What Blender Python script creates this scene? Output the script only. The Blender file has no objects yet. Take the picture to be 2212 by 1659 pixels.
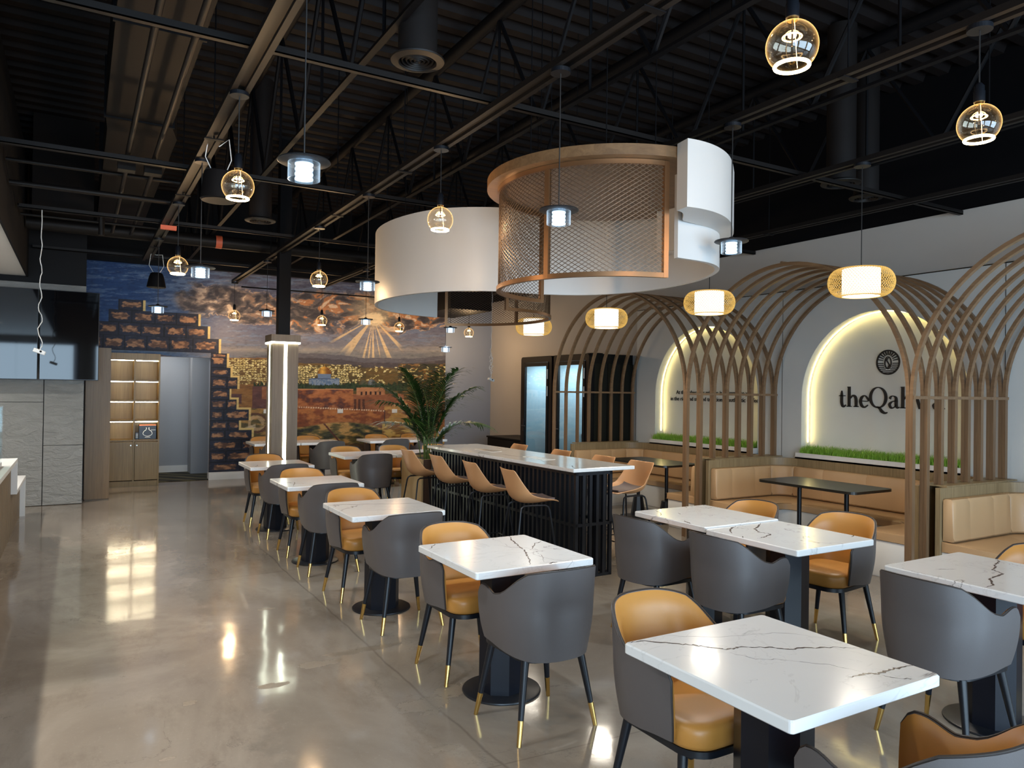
import bpy, bmesh, math, random
import numpy as np
from mathutils import Vector, Matrix
random.seed(7)
PI = math.pi
C = bpy.context.scene.collection
SC = bpy.context.scene

# ------------------------------------------------------------------ camera
F_PX = 1600.0
CAM_H = 1.63
yaw = math.atan(936/F_PX); roll = .0135; pitch = math.atan(13.1/F_PX)
_f0 = Vector((math.sin(yaw), math.cos(yaw), 0)); _r0 = Vector((math.cos(yaw), -math.sin(yaw), 0)); _u0 = Vector((0, 0, 1))
FW = _f0*math.cos(pitch)+_u0*math.sin(pitch); _u1 = _u0*math.cos(pitch)-_f0*math.sin(pitch)
RT = _r0*math.cos(roll)+_u1*math.sin(roll); UP = _u1*math.cos(roll)-_r0*math.sin(roll)
cam_d = bpy.data.cameras.new('camera'); cam = bpy.data.objects.new('camera', cam_d); C.objects.link(cam)
cam_d.sensor_width = 36; cam_d.lens = F_PX/2212*36; cam_d.clip_start = .05; cam_d.clip_end = 100
cam.matrix_world = Matrix(((RT.x, UP.x, -FW.x, 0), (RT.y, UP.y, -FW.y, 0), (RT.z, UP.z, -FW.z, CAM_H), (0, 0, 0, 1)))
SC.camera = cam

# ------------------------------------------------------------------ world, exposure, general light
w = bpy.data.worlds.new('world'); SC.world = w; w.use_nodes = True
w.node_tree.nodes['Background'].inputs[0].default_value = (.55, .65, .85, 1)
w.node_tree.nodes['Background'].inputs[1].default_value = .35
SC.view_settings.view_transform = 'Standard'; SC.view_settings.look = 'None'
SC.view_settings.gamma = 1; SC.view_settings.exposure = 1.6; SC.view_settings.use_curve_mapping = False
SC.cycles.use_denoising = True
SC.cycles.max_bounces = 7; SC.cycles.diffuse_bounces = 3; SC.cycles.glossy_bounces = 4; SC.cycles.transparent_max_bounces = 24
SC.cycles.sample_clamp_indirect = 4; SC.cycles.caustics_reflective = False; SC.cycles.caustics_refractive = False

def lamp(kind, name, loc, energy, color=(1, 1, 1), parent=None, **kw):
    d = bpy.data.lights.new(name, kind); d.energy = energy; d.color = color
    for k, v in kw.items(): setattr(d, k, v)
    o = bpy.data.objects.new(name, d); C.objects.link(o); o.location = loc
    if parent: o.parent = parent
    return o
# area lamps for assumed daylight, set at three assumed windows behind the camera
for i, x in enumerate((-1.6, 1.9, 5.4)):
    l = lamp('AREA', 'window_daylight', (x, -3.05, 1.55), 95, (.58, .80, 1.0), shape='RECTANGLE', size=2.9, size_y=2.5)
    l.rotation_euler = (PI/2, 0, 0)

# ------------------------------------------------------------------ helpers
def nb(): return bmesh.new()
def link(name, bm, m, parent=None, smooth=False, loc=None):
    me = bpy.data.meshes.new(name)
    bm.normal_update(); bm.to_mesh(me); bm.free()
    for mm in (m if isinstance(m, (list, tuple)) else [m]): me.materials.append(mm)
    if smooth:
        for p in me.polygons: p.use_smooth = True
        try: me.set_sharp_from_angle(angle=math.radians(40))
        except Exception: pass
    o = bpy.data.objects.new(name, me); C.objects.link(o)
    if parent: o.parent = parent
    if loc: o.location = loc
    return o
def tag(o, label, cat, group=None):
    o['label'] = label; o['category'] = cat
    if group: o['group'] = group
    return o
def thing(name, label, cat, loc=(0, 0, 0), rz=0, group=None):
    o = bpy.data.objects.new(name, None); C.objects.link(o); o.location = loc; o.rotation_euler = (0, 0, rz)
    o.empty_display_size = .1
    return tag(o, label, cat, group)
def struct(name, bm, m, smooth=False):
    o = link(name, bm, m, None, smooth); o['kind'] = 'structure'; return o
def dup(root, loc, rz, label, group=None):
    def cp(o, par):
        c = o.copy(); C.objects.link(c); c.parent = par
        for ch in list(o.children): cp(ch, c)
        return c
    r = cp(root, None); r.location = loc; r.rotation_euler = (0, 0, rz); r['label'] = label
    if group: r['group'] = group
    return r
def hang(r, src, zt):
    """lengthen the cord of a copied pendant so that its canopy meets the track at height zt"""
    a, b = zt-src.location.z, zt-r.location.z
    for ch in r.children:
        if ch.name.startswith('canopy'): ch.location.z = b-a
        if ch.name.startswith('cord'): ch.scale.z = b/a
def box(bm, x0, x1, y0, y1, z0, z1, mat=0):
    v = [bm.verts.new(p) for p in ((x0, y0, z0), (x1, y0, z0), (x1, y1, z0), (x0, y1, z0), (x0, y0, z1), (x1, y0, z1), (x1, y1, z1), (x0, y1, z1))]
    for f in ((3, 2, 1, 0), (4, 5, 6, 7), (0, 1, 5, 4), (1, 2, 6, 5), (2, 3, 7, 6), (3, 0, 4, 7)):
        fc = bm.faces.new([v[i] for i in f]); fc.material_index = mat
    return v
def bbox_bev(x0, x1, y0, y1, z0, z1, r=.005, seg=2):
    bm = nb(); box(bm, x0, x1, y0, y1, z0, z1)
    bmesh.ops.bevel(bm, geom=bm.edges[:]+bm.verts[:], offset=r, segments=seg, affect='EDGES', profile=.5)
    return bm
def frame_axes(d):
    d = d.normalized(); a = Vector((0, 0, 1)) if abs(d.z) < .95 else Vector((1, 0, 0))
    u = d.cross(a).normalized(); return u, d.cross(u).normalized()
def cyl(bm, p0, p1, r0, r1=None, seg=12, caps=True, mat=0):
    if r1 is None: r1 = r0
    p0 = Vector(p0); p1 = Vector(p1); u, v = frame_axes(p1-p0)
    a = []; b = []
    for i in range(seg):
        t = 2*PI*i/seg; d = u*math.cos(t)+v*math.sin(t)
        a.append(bm.verts.new(p0+d*r0)); b.append(bm.verts.new(p1+d*r1))
    for i in range(seg):
        f = bm.faces.new((a[i], a[(i+1) % seg], b[(i+1) % seg], b[i])); f.material_index = mat
    if caps:
        f = bm.faces.new(a[::-1]); f.material_index = mat; f = bm.faces.new(b); f.material_index = mat
def tube(bm, pts, r, seg=8, closed=False, mat=0, caps=True):
    pts = [Vector(p) for p in pts]; n = len(pts); rings = []
    prev = None
    for i, p in enumerate(pts):
        if closed: d = pts[(i+1) % n]-pts[i-1]
        else: d = pts[min(i+1, n-1)]-pts[max(i-1, 0)]
        d.normalize()
        if prev is None: u, v = frame_axes(d)
        else:
            u = (prev-d*prev.dot(d)).normalized(); v = d.cross(u)
        prev = u
        rr = r[i] if isinstance(r, (list, tuple)) else r
        rings.append([bm.verts.new(p+(u*math.cos(2*PI*k/seg)+v*math.sin(2*PI*k/seg))*rr) for k in range(seg)])
    for i in range(n if closed else n-1):
        a = rings[i]; b = rings[(i+1) % n]
        for k in range(seg):
            f = bm.faces.new((a[k], a[(k+1) % seg], b[(k+1) % seg], b[k])); f.material_index = mat
    if not closed and caps and seg > 2:
        bm.faces.new(rings[0][::-1]); bm.faces.new(rings[-1])
def lathe(bm, prof, seg=32, c=(0, 0, 0), mat=0, closed=False):
    rings = []
    for r, z in prof:
        if r < 1e-5: rings.append([bm.verts.new((c[0], c[1], c[2]+z))])
        else: rings.append([bm.verts.new((c[0]+r*math.cos(2*PI*i/seg), c[1]+r*math.sin(2*PI*i/seg), c[2]+z)) for i in range(seg)])
    n = len(rings)
    for j in range(n if closed else n-1):
        a = rings[j]; b = rings[(j+1) % n]
        for i in range(seg):
            k = (i+1) % seg
            if len(a) == 1 and len(b) == 1: break
            if len(a) == 1: f = bm.faces.new((a[0], b[k], b[i]))
            elif len(b) == 1: f = bm.faces.new((a[i], a[k], b[0]))
            else: f = bm.faces.new((a[i], a[k], b[k], b[i]))
            f.material_index = mat
def fixn(bm): bmesh.ops.recalc_face_normals(bm, faces=bm.faces[:])
def grid_solid(A, B, bm, mat_a=0, mat_b=0):
    """two equal point grids (rows x cols) joined into one closed solid"""
    R = len(A); K = len(A[0])
    va = [[bm.verts.new(p) for p in r] for r in A]; vb = [[bm.verts.new(p) for p in r] for r in B]
    for i in range(R-1):
        for j in range(K-1):
            f = bm.faces.new((va[i][j], va[i][j+1], va[i+1][j+1], va[i+1][j])); f.material_index = mat_a
            f = bm.faces.new((vb[i][j], vb[i+1][j], vb[i+1][j+1], vb[i][j+1])); f.material_index = mat_b
    for j in range(K-1):
        bm.faces.new((va[0][j], vb[0][j], vb[0][j+1], va[0][j+1])); bm.faces.new((va[-1][j], va[-1][j+1], vb[-1][j+1], vb[-1][j]))
    for i in range(R-1):
        bm.faces.new((va[i][0], va[i+1][0], vb[i+1][0], vb[i][0])); bm.faces.new((va[i][-1], vb[i][-1], vb[i+1][-1], va[i+1][-1]))
def sweep(bm, sect, stations, closed_ends=True, mat=0):
    """sect(k, s) -> list of Vectors for station k; joins consecutive rings"""
    rings = [[bm.verts.new(p) for p in st] for st in stations]
    m = len(rings[0])
    for a, b in zip(rings, rings[1:]):
        for k in range(m):
            f = bm.faces.new((a[k], a[(k+1) % m], b[(k+1) % m], b[k])); f.material_index = mat
    if closed_ends:
        bm.faces.new(rings[0][::-1]); bm.faces.new(rings[-1])
def prism(bm, poly, z0, z1, mat=0, side_mat=None):
    a = [bm.verts.new((x, y, z0)) for x, y in poly]; b = [bm.verts.new((x, y, z1)) for x, y in poly]
    n = len(poly); sm = mat if side_mat is None else side_mat
    f = bm.faces.new(a[::-1]); f.material_index = mat; f = bm.faces.new(b); f.material_index = mat
    for i in range(n):
        f = bm.faces.new((a[i], a[(i+1) % n], b[(i+1) % n], b[i])); f.material_index = sm
def rrect(x0, x1, y0, y1, r, n=5):
    pts = []
    for cx, cy, a0 in ((x1-r, y1-r, 0), (x0+r, y1-r, PI/2), (x0+r, y0+r, PI), (x1-r, y0+r, 1.5*PI)):
        for i in range(n+1):
            a = a0+PI/2*i/n; pts.append((cx+r*math.cos(a), cy+r*math.sin(a)))
    return pts
def lerp(a, b, t): return a+(b-a)*t
def sm(a, b, x):
    t = min(1, max(0, (x-a)/(b-a))); return t*t*(3-2*t)

# ------------------------------------------------------------------ materials
class NT:
    def __init__(s, name):
        s.m = bpy.data.materials.new(name); s.m.use_nodes = True; s.t = s.m.node_tree; s.b = s.t.nodes['Principled BSDF']
        s.out = s.t.nodes['Material Output']
    def n(s, typ, **kw):
        nd = s.t.nodes.new(typ)
        for k, v in kw.items():
            if k.startswith('i_'):
                key = k[2:]; key = int(key) if key.isdigit() else key.replace('_', ' ')
                nd.inputs[key].default_value = v
            else: setattr(nd, k, v)
        return nd
    def l(s, a, b): s.t.links.new(a, b); return s
    def coord(s, scale=(1, 1, 1), which='Object', rnd=False):
        tc = s.n('ShaderNodeTexCoord'); mp = s.n('ShaderNodeMapping'); mp.inputs['Scale'].default_value = scale
        s.l(tc.outputs[which], mp.inputs[0])
        if rnd:
            oi = s.n('ShaderNodeObjectInfo'); mu = s.n('ShaderNodeMath', operation='MULTIPLY'); mu.inputs[1].default_value = 37.0
            s.l(oi.outputs['Random'], mu.inputs[0]); s.l(mu.outputs[0], mp.inputs['Location'])
        return mp.outputs[0]
    def noise(s, co, scale, detail=3, rough=.5, dist=0):
        nd = s.n('ShaderNodeTexNoise'); nd.inputs['Scale'].default_value = scale; nd.inputs['Detail'].default_value = detail
        nd.inputs['Roughness'].default_value = rough; nd.inputs['Distortion'].default_value = dist
        s.l(co, nd.inputs['Vector']); return nd.outputs['Fac']
    def ramp(s, fac, stops):
        r = s.n('ShaderNodeValToRGB'); e = r.color_ramp.elements
        while len(e) < len(stops): e.new(.5)
        for el, (p, c) in zip(e, stops): el.position = p; el.color = (c[0], c[1], c[2], 1) if not isinstance(c, float) else (c, c, c, 1)
        s.l(fac, r.inputs[0]); return r.outputs[0]
    def mix(s, fac, a, b, mode='MIX'):
        m = s.n('ShaderNodeMix', data_type='RGBA', blend_type=mode)
        for src, idx in ((fac, 0), (a, 6), (b, 7)):
            if isinstance(src, (int, float)): m.inputs[idx].default_value = src
            elif isinstance(src, tuple): m.inputs[idx].default_value = (src[0], src[1], src[2], 1)
            else: s.l(src, m.inputs[idx])
        return m.outputs[2]
    def math(s, op, a, b=None, c=None):
        m = s.n('ShaderNodeMath', operation=op)
        for i, v in enumerate((a, b, c)):
            if v is None: continue
            if isinstance(v, (int, float)): m.inputs[i].default_value = v
            else: s.l(v, m.inputs[i])
        return m.outputs[0]
    def bump(s, h, strength=.2, dist=.01):
        b = s.n('ShaderNodeBump'); b.inputs['Strength'].default_value = strength; b.inputs['Distance'].default_value = dist
        s.l(h, b.inputs['Height']); s.l(b.outputs[0], s.b.inputs['Normal'])
    def setp(s, **kw):
        for k, v in kw.items():
            inp = s.b.inputs[k.replace('_', ' ')]
            if isinstance(v, tuple): inp.default_value = (v[0], v[1], v[2], 1)
            elif isinstance(v, (int, float)): inp.default_value = v
            else: s.l(v, inp)
        return s

def plain(name, col, rough=.5, metal=0., var=.06, scale=6, bump=0., spec=None, bscale=200):
    t = NT(name); co = t.coord()
    f = t.noise(co, scale, 3)
    a = tuple(c*(1-var) for c in col); b = tuple(min(1, c*(1+var)) for c in col)
    t.setp(Base_Color=t.mix(f, a, b), Roughness=rough, Metallic=metal)
    if spec is not None: t.setp(Specular_IOR_Level=spec)
    if bump: t.bump(t.noise(co, bscale, 2), bump, .002)
    return t.m
def wood(name, c1, c2, axis='z', rough=.5, scale=1.0, bump=.08):
    t = NT(name)
    sc = {'z': (28, 28, 1.1), 'x': (1.1, 28, 28), 'y': (28, 1.1, 28)}[axis]
    co = t.coord(tuple(v*scale for v in sc)); f = t.noise(co, 1.6, 5, .62, 1.2)
    co2 = t.coord(tuple(v*scale*.22 for v in sc)); g = t.noise(co2, 1.3, 2, .5, 2.0)
    base = t.ramp(f, [(.3, c1), (.7, c2)])
    t.setp(Base_Color=t.mix(t.math('MULTIPLY', g, .5), base, tuple(c*.62 for c in c1)), Roughness=rough)
    t.bump(f, bump, .002); return t.m
def emis(name, col, strength):
    t = NT(name); t.setp(Base_Color=tuple(c*.8 for c in col), Emission_Color=col, Emission_Strength=strength, Roughness=.5)
    f = t.noise(t.coord(), 8, 1); t.setp(Emission_Color=t.mix(f, tuple(c*.97 for c in col), col)); return t.m
def glassy(name, tint, rough=.02, gloss=1.0, op=0.0):
    t = NT(name); tr = t.n('ShaderNodeBsdfTransparent'); tr.inputs[0].default_value = (*tint, 1)
    gl = t.n('ShaderNodeBsdfGlossy'); gl.inputs['Roughness'].default_value = rough; gl.inputs[0].default_value = (1, 1, 1, 1)
    lw = t.n('ShaderNodeLayerWeight'); lw.inputs[0].default_value = .35
    f = t.math('MULTIPLY_ADD', lw.outputs['Facing'], .38*gloss, .05*gloss+op)
    f = t.math('MULTIPLY', t.math('POWER', lw.outputs['Facing'], 2.2), .55*gloss); f = t.math('ADD', f, .06*gloss+op)
    mx = t.n('ShaderNodeMixShader'); t.l(f, mx.inputs[0]); t.l(tr.outputs[0], mx.inputs[1]); t.l(gl.outputs[0], mx.inputs[2])
    t.l(mx.outputs[0], t.out.inputs[0]); return t.m

M = {}
M['grey_leather'] = plain('grey_leather', (.092, .080, .078), .42, bump=.12, bscale=420)
M['tan_leather'] = plain('tan_leather', (.46, .205, .042), .40, bump=.10, bscale=420)
M['piping'] = plain('piping', (.03, .022, .018), .5)
M['black_metal'] = plain('black_metal', (.006, .007, .010), .36, spec=.4)
M['navy_metal'] = plain('navy_metal', (.0035, .0045, .009), .33, spec=.35)
M['brass'] = plain('brass', (.78, .52, .17), .22, 1.0)
M['black_paint'] = plain('black_paint', (.006, .0055, .006), .55, spec=.12)
M['black_top'] = plain('black_top', (.016, .014, .011), .28)
M['gunmetal'] = plain('gunmetal', (.0078, .0064, .0060), .5, .0, spec=.2)
M['dark_duct'] = plain('dark_duct', (.012, .0098, .0092), .6, var=.15, scale=1.5, spec=.12)
M['dark_bulk'] = plain('dark_bulkhead', (.010, .010, .012), .7, var=.1, scale=1, spec=.12)
M['deck'] = plain('deck_paint', (.011, .0085, .0082), .6, var=.2, scale=2, spec=.12)
M['joist'] = plain('joist_paint', (.0038, .0038, .0048), .55, spec=.12)
M['white_paint'] = plain('white_paint', (.70, .69, .67), .5, var=.02)
M['ribbon_white'] = plain('ribbon_white', (.56, .545, .525), .42, var=.02)
M['wall_beige'] = plain('wall_beige', (.46, .425, .39), .6, var=.02)
M['wall_panel'] = plain('wall_panel', (.60, .60, .58), .45, var=.02)
M['alcove'] = plain('alcove_paint', (.31, .345, .42), .6, var=.02)  # blue cast of cold lamps and daylight is put into this wall colour
M['alcove_grey'] = plain('alcove_grey', (.31, .325, .35), .6, var=.02)
M['niche'] = plain('niche_paint', (.72, .71, .66), .5, var=.02)
M['bench_tan'] = plain('bench_vinyl', (.47, .295, .155), .42, var=.06, scale=3, bump=.1, bscale=300)
M['bench_edge'] = plain('bench_piping', (.14, .075, .045), .5)
M['stool_tan'] = plain('stool_shell', (.58, .29, .125), .42, bump=.05, bscale=400)
M['stool_pad'] = plain('stool_pad', (.13, .095, .085), .6)
M['trellis'] = wood('trellis_wood', (.130, .070, .034), (.24, .142, .074), 'z', .45)
M['trellis_arc'] = wood('trellis_arc_wood', (.145, .078, .038), (.26, .152, .078), 'y', .45, .5)
M['oak'] = wood('oak_veneer', (.23, .138, .042), (.37, .235, .080), 'z', .42, .8)
M['planter_wood'] = wood('planter_wood', (.46, .30, .13), (.60, .42, .21), 'z', .45, .8)
M['dark_board'] = wood('dark_board', (.06, .028, .014), (.10, .05, .024), 'z', .45)
M['oak_dark'] = wood('oak_panel', (.125, .066, .021), (.20, .115, .043), 'z', .45, .8)
M['bench_wood'] = wood('bench_wood', (.20, .135, .065), (.36, .26, .14), 'z', .45, 1.2)
M['disc_wood'] = wood('disc_wood', (.13, .070, .032), (.23, .13, .060), 'x', .4, .5)
M['column_wood'] = wood('column_wood', (.15, .102, .060), (.24, .172, .106), 'z', .5, .6)
M['counter_wood'] = wood('counter_wood', (.20, .14, .085), (.31, .235, .155), 'z', .5, .8)
M['copper'] = plain('copper_frame', (.23, .115, .052), .36, .7, var=.12)
M['mesh_metal'] = plain('mesh_metal', (.12, .072, .042), .45, .5)
M['led_white'] = emis('led_white', (1, .97, .86), 3)
M['led_col'] = emis('led_column', (.93, 1, .80), 4.5)
M['led_warm'] = emis('led_niche', (1, .80, .30), 7)
M['led_shelf'] = emis('led_shelf', (1, .88, .60), 17)
M['globe_ring'] = emis('globe_ring', (1, .68, .28), 18)
M['globe_glass'] = glassy('globe_glass', (1.0, .93, .82), .03, 1.0)
def add_glow(m, col, k, p):
    nt = m.node_tree; out = nt.nodes['Material Output']; src = out.inputs[0].links[0].from_socket
    em = nt.nodes.new('ShaderNodeEmission'); em.inputs[0].default_value = (*col, 1); ad = nt.nodes.new('ShaderNodeAddShader'); lw = nt.nodes.new('ShaderNodeLayerWeight'); lw.inputs[0].default_value = .5
    pw = nt.nodes.new('ShaderNodeMath'); pw.operation = 'POWER'; pw.inputs[1].default_value = p; mu = nt.nodes.new('ShaderNodeMath'); mu.operation = 'MULTIPLY_ADD'; mu.inputs[1].default_value = k; mu.inputs[2].default_value = .003
    nt.links.new(lw.outputs['Facing'], pw.inputs[0]); nt.links.new(pw.outputs[0], mu.inputs[0]); nt.links.new(mu.outputs[0], em.inputs[1]); nt.links.new(src, ad.inputs[0]); nt.links.new(em.outputs[0], ad.inputs[1]); nt.links.new(ad.outputs[0], out.inputs[0])
add_glow(M['globe_glass'], (1, .58, .2), .60, 5.0)
M['filament'] = emis('filament', (1, .74, .38), 1.6)
M['clear_glass'] = glassy('clear_glass', (.93, .96, 1.0), .02, 1.2)
add_glow(M['clear_glass'], (.6, .82, 1), .16, 2.5)
M['cold_core'] = emis('cold_core', (.50, .76, 1), .85)
M['lamp_core'] = emis('lamp_core', (1, .96, .90), .60)
M['rattan'] = plain('rattan', (.62, .38, .10), .55)
t = NT('rattan_lit'); t.setp(Base_Color=(.50, .31, .08), Roughness=.6, Emission_Color=(1, .60, .13), Emission_Strength=.13)
M['rattan'] = t.m
M['leaf'] = plain('palm_leaf', (.030, .078, .014), .4, var=.45, scale=9)
M['stem'] = plain('palm_stem', (.10, .16, .035), .5, var=.3)
M['grass'] = plain('grass_blade', (.25, .47, .055), .5, var=.5, scale=30)
M['soil'] = plain('soil', (.02, .014, .01), .9)
M['stone'] = None
M['tv_glass'] = plain('tv_screen', (.003, .003, .004), .035, var=.0, spec=.38)
M['tv_frame'] = plain('tv_frame', (.02, .02, .022), .3, .6)
M['booth_shell'] = plain('booth_shell', (.004, .0038, .004), .5, spec=.2)
M['booth_frame'] = plain('booth_frame', (.010, .006, .005), .5, spec=.2)
M['felt'] = plain('felt_lining', (.33, .42, .46), .95, var=.14, scale=60)
M['booth_glass'] = glassy('booth_glass', (.86, .93, .95), .03, .7)
M['case_glass'] = glassy('case_glass', (.84, .9, .9), .03, 1.2)
M['cloth'] = plain('cloth', (.66, .62, .54), .9, var=.1, scale=10)
M['steel'] = plain('steel', (.5, .5, .5), .3, 1.0)
M['orange'] = plain('orange_tape', (.62, .12, .05), .5)
M['plastic_white'] = plain('plastic_white', (.78, .78, .76), .4)
M['cord'] = plain('cord', (.008, .007, .007), .6)
M['ink'] = plain('sign_black', (.010, .009, .010), .4)
M['carpet'] = None
M['bean'] = M['ink']

def stone_mat():
    t = NT('stone_tile'); co = t.coord((1, 1, 2.2)); a = t.noise(co, 5.5, 6, .62, 1.6); b = t.noise(t.coord(), 1.1, 3)
    col = t.mix(b, (.25, .245, .23), (.33, .322, .302)); t.setp(Base_Color=t.mix(t.math('MULTIPLY', a, .35), col, (.15, .147, .14)), Roughness=.72)
    t.bump(a, .75, .05); return t.m
M['stone'] = stone_mat()
M['disc_metal'] = plain('disc_metal', (.035,.034,.036), .45, .5, var=.6, scale=160)
def carpet_mat():
    t = NT('carpet'); co = t.coord((1, 1, 1)); wv = t.n('ShaderNodeTexWave', wave_type='BANDS', bands_direction='DIAGONAL')
    wv.inputs['Scale'].default_value = 1.4; wv.inputs['Distortion'].default_value = 3; t.l(co, wv.inputs[0])
    t.setp(Base_Color=t.ramp(wv.outputs['Fac'], [(.45, (.012, .012, .008)), (.8, (.07, .065, .035))]), Roughness=.95); return t.m
M['carpet'] = carpet_mat()
def marble_mat(vein=True):
    t = NT('marble_top'); co = t.coord((1, 1, 1), rnd=True)
    n1 = t.noise(co, 1.5, 6, .55, .8); n2 = t.noise(co, 2.6, 5, .6, 1.2); msk = t.noise(co, 2.2, 2)
    v1 = t.math('ABSOLUTE', t.math('SUBTRACT', n1, .5)); v1 = t.ramp(v1, [(.0, 1.0), (.006, 0.0)])
    v2 = t.math('ABSOLUTE', t.math('SUBTRACT', n2, .47)); v2 = t.ramp(v2, [(.0, 1.0), (.010, 0.0)])
    mk = t.ramp(msk, [(.50, 0.0), (.60, 1.0)])
    base = t.mix(t.noise(co, 3, 3), (.67, .655, .635), (.73, .72, .70))
    c = t.mix(t.math('MULTIPLY', v2, .28), base, (.42, .40, .39))
    c = t.mix(t.math('MULTIPLY', t.math('MULTIPLY', v1, mk), .75), c, (.07, .05, .045))
    t.setp(Base_Color=c, Roughness=.17); t.setp(Coat_Weight=.3, Coat_Roughness=.05); return t.m
M['marble'] = marble_mat()
M['vein'] = plain('marble_vein', (.085, .058, .05), .25, var=.4, scale=40)
def floor_mat():
    t = NT('polished_concrete'); co = t.coord()
    sep = t.n('ShaderNodeSeparateXYZ'); t.l(co, sep.inputs[0])
    a = t.noise(t.coord((1, .55, 1)), .9, 6, .62, .9); b = t.noise(co, 5, 5, .7); c = t.noise(co, 60, 3, .6)
    col = t.ramp(a, [(.30, (.185, .146, .114)), (.5, (.27, .222, .176)), (.70, (.40, .345, .28))])
    col = t.mix(t.math('MULTIPLY', b, .30), col, (.12, .098, .078))
    col = t.mix(t.math('MULTIPLY', t.ramp(c, [(.60, 0.0), (.75, 1.0)]), .35), col, (.36, .32, .27))
    # exposed-aggregate repair patches with a shape of their own
    wob = t.math('SUBTRACT', t.noise(co, 8, 6, .72), .25)
    patch = None
    P = [(1.55, 3.52, .20, .13), (1.80, 3.62, .16, .10), (1.25, 4.35, .16, .06), (1.55, 4.45, .30, .055), (.95, 4.15, .12, .05), (1.45, 3.05, .1, .05),
         (.52, 4.12, .05, .04), (.33, 3.1, .06, .025), (.36, 3.55, .045, .02), (.02, 3.3, .16, .03), (.43, 2.55, .06, .03), (.38, 3.32, .05, .02), (1.86, 4.9, .1, .05), (1.2, 5.6, .1, .03), (.3, 2.75, .05, .02), (2.6, 2.35, .25, .05)]
    for (x, y, rx, ry) in P:
        dx = t.math('DIVIDE', t.math('SUBTRACT', sep.outputs[0], x), rx); dy = t.math('DIVIDE', t.math('SUBTRACT', sep.outputs[1], y), ry)
        d = t.math('ADD', t.math('MULTIPLY', dx, dx), t.math('MULTIPLY', dy, dy)); d = t.math('ADD', d, t.math('MULTIPLY', wob, 3.2))
        patch = d if patch is None else t.math('MINIMUM', patch, d)
    inn = t.ramp(t.math('MULTIPLY', patch, .5), [(.66, 1.0), (.70, 0.0)]); rim = t.ramp(t.math('ABSOLUTE', t.math('SUBTRACT', t.math('MULTIPLY', patch, .5), .69)), [(.0, 1.0), (.025, 0.0)])
    pc = t.ramp(t.noise(co, 70, 4, .7), [(.3, (.10, .078, .056)), (.7, (.25, .20, .145))])
    col = t.mix(t.math('MULTIPLY', inn, .7), col, pc); col = t.mix(t.math('MULTIPLY', rim, .55), col, (.07, .055, .045))
    cr = t.ramp(t.math('ABSOLUTE', t.math('SUBTRACT', t.noise(co, 1.15, 9, .66, .7), .5)), [(.0, 1.0), (.0035, 0.0)]); cm = t.ramp(t.noise(co, .8, 2), [(.48, 0.0), (.56, 1.0)])
    col = t.mix(t.math('MULTIPLY', t.math('MULTIPLY', cr, cm), .5), col, (.06, .048, .038))
    sl = t.ramp(t.math('ADD', t.math('MULTIPLY', sep.outputs[0], .5), t.math('MULTIPLY', t.noise(co, 1.6, 7, .65), .42)), [(.60, 0.0), (.625, 1.0)])
    col = t.mix(t.math('MULTIPLY', sl, .38), col, (.135, .118, .095))
    st_ = t.ramp(t.noise(t.coord((1, .4, 1)), 2.6, 8, .72), [(.52, 0.0), (.66, 1.0)]); col = t.mix(t.math('MULTIPLY', st_, .38), col, (.12, .092, .068))
    # saw-cut control joints
    jx = t.math('ABSOLUTE', t.math('SUBTRACT', t.math('ADD', sep.outputs[0], t.math('MULTIPLY', t.noise(co, 1.3, 4), .10)), 1.66))
    j = t.ramp(jx, [(.0, 1.0), (.011, 0.0)])
    for yy in (2.9, 6.6, 10.6):
        jy = t.math('ABSOLUTE', t.math('SUBTRACT', t.math('ADD', sep.outputs[1], t.math('MULTIPLY', sep.outputs[0], .06 if yy < 6 else -.05)), yy))
        j = t.math('MAXIMUM', j, t.ramp(jy, [(.0, 1.0), (.006, 0.0)]))
    col = t.mix(t.math('MULTIPLY', j, .5), col, (.08, .065, .05))
    rg = t.math('ADD', t.math('MULTIPLY', b, .10), .045); rg = t.math('ADD', rg, t.math('MULTIPLY', inn, .25))
    t.setp(Base_Color=col, Roughness=rg, Specular_IOR_Level=.62)
    t.bump(t.math('ADD', t.noise(co, 2.2, 2), t.math('MULTIPLY', c, .03)), .05, .05); return t.m
M['floor'] = floor_mat()
def attr_mat(name, attr):
    t = NT(name); a = t.n('ShaderNodeAttribute'); a.attribute_name = attr; f = t.noise(t.coord((1, 1, 3)), 30, 4)
    t.setp(Base_Color=t.mix(t.math('MULTIPLY', f, .22), a.outputs['Color'], (.03, .025, .03)), Roughness=.55, Specular_IOR_Level=.3); return t.m
M['mural'] = attr_mat('mural_paint', 'paint')

# ================================================================== THE ROOM
YB = 13.75; XR = 7.5
bm = nb(); box(bm, -4.2, 8.2, -3.3, 16, -.12, 0); struct('floor', bm, M['floor'])
# corrugated roof deck, ribs run along X
bm = nb(); ys = []; y = -3.3
while y < 14.4: ys += [(y, 4.90), (y+.10, 4.90), (y+.13, 4.975), (y+.23, 4.975)]; y += .26
va = [[bm.verts.new((x, yy, zz)) for x in (-4.2, 8.2)] for yy, zz in ys]; vb = [bm.verts.new((x, yy, 5.1)) for yy in (ys[0][0], ys[-1][0]) for x in (-4.2, 8.2)]
for a, b in zip(va, va[1:]): bm.faces.new((a[0], b[0], b[1], a[1]))
bm.faces.new((vb[0], vb[1], vb[3], vb[2])); struct('ceiling', bm, M['deck'])
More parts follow.
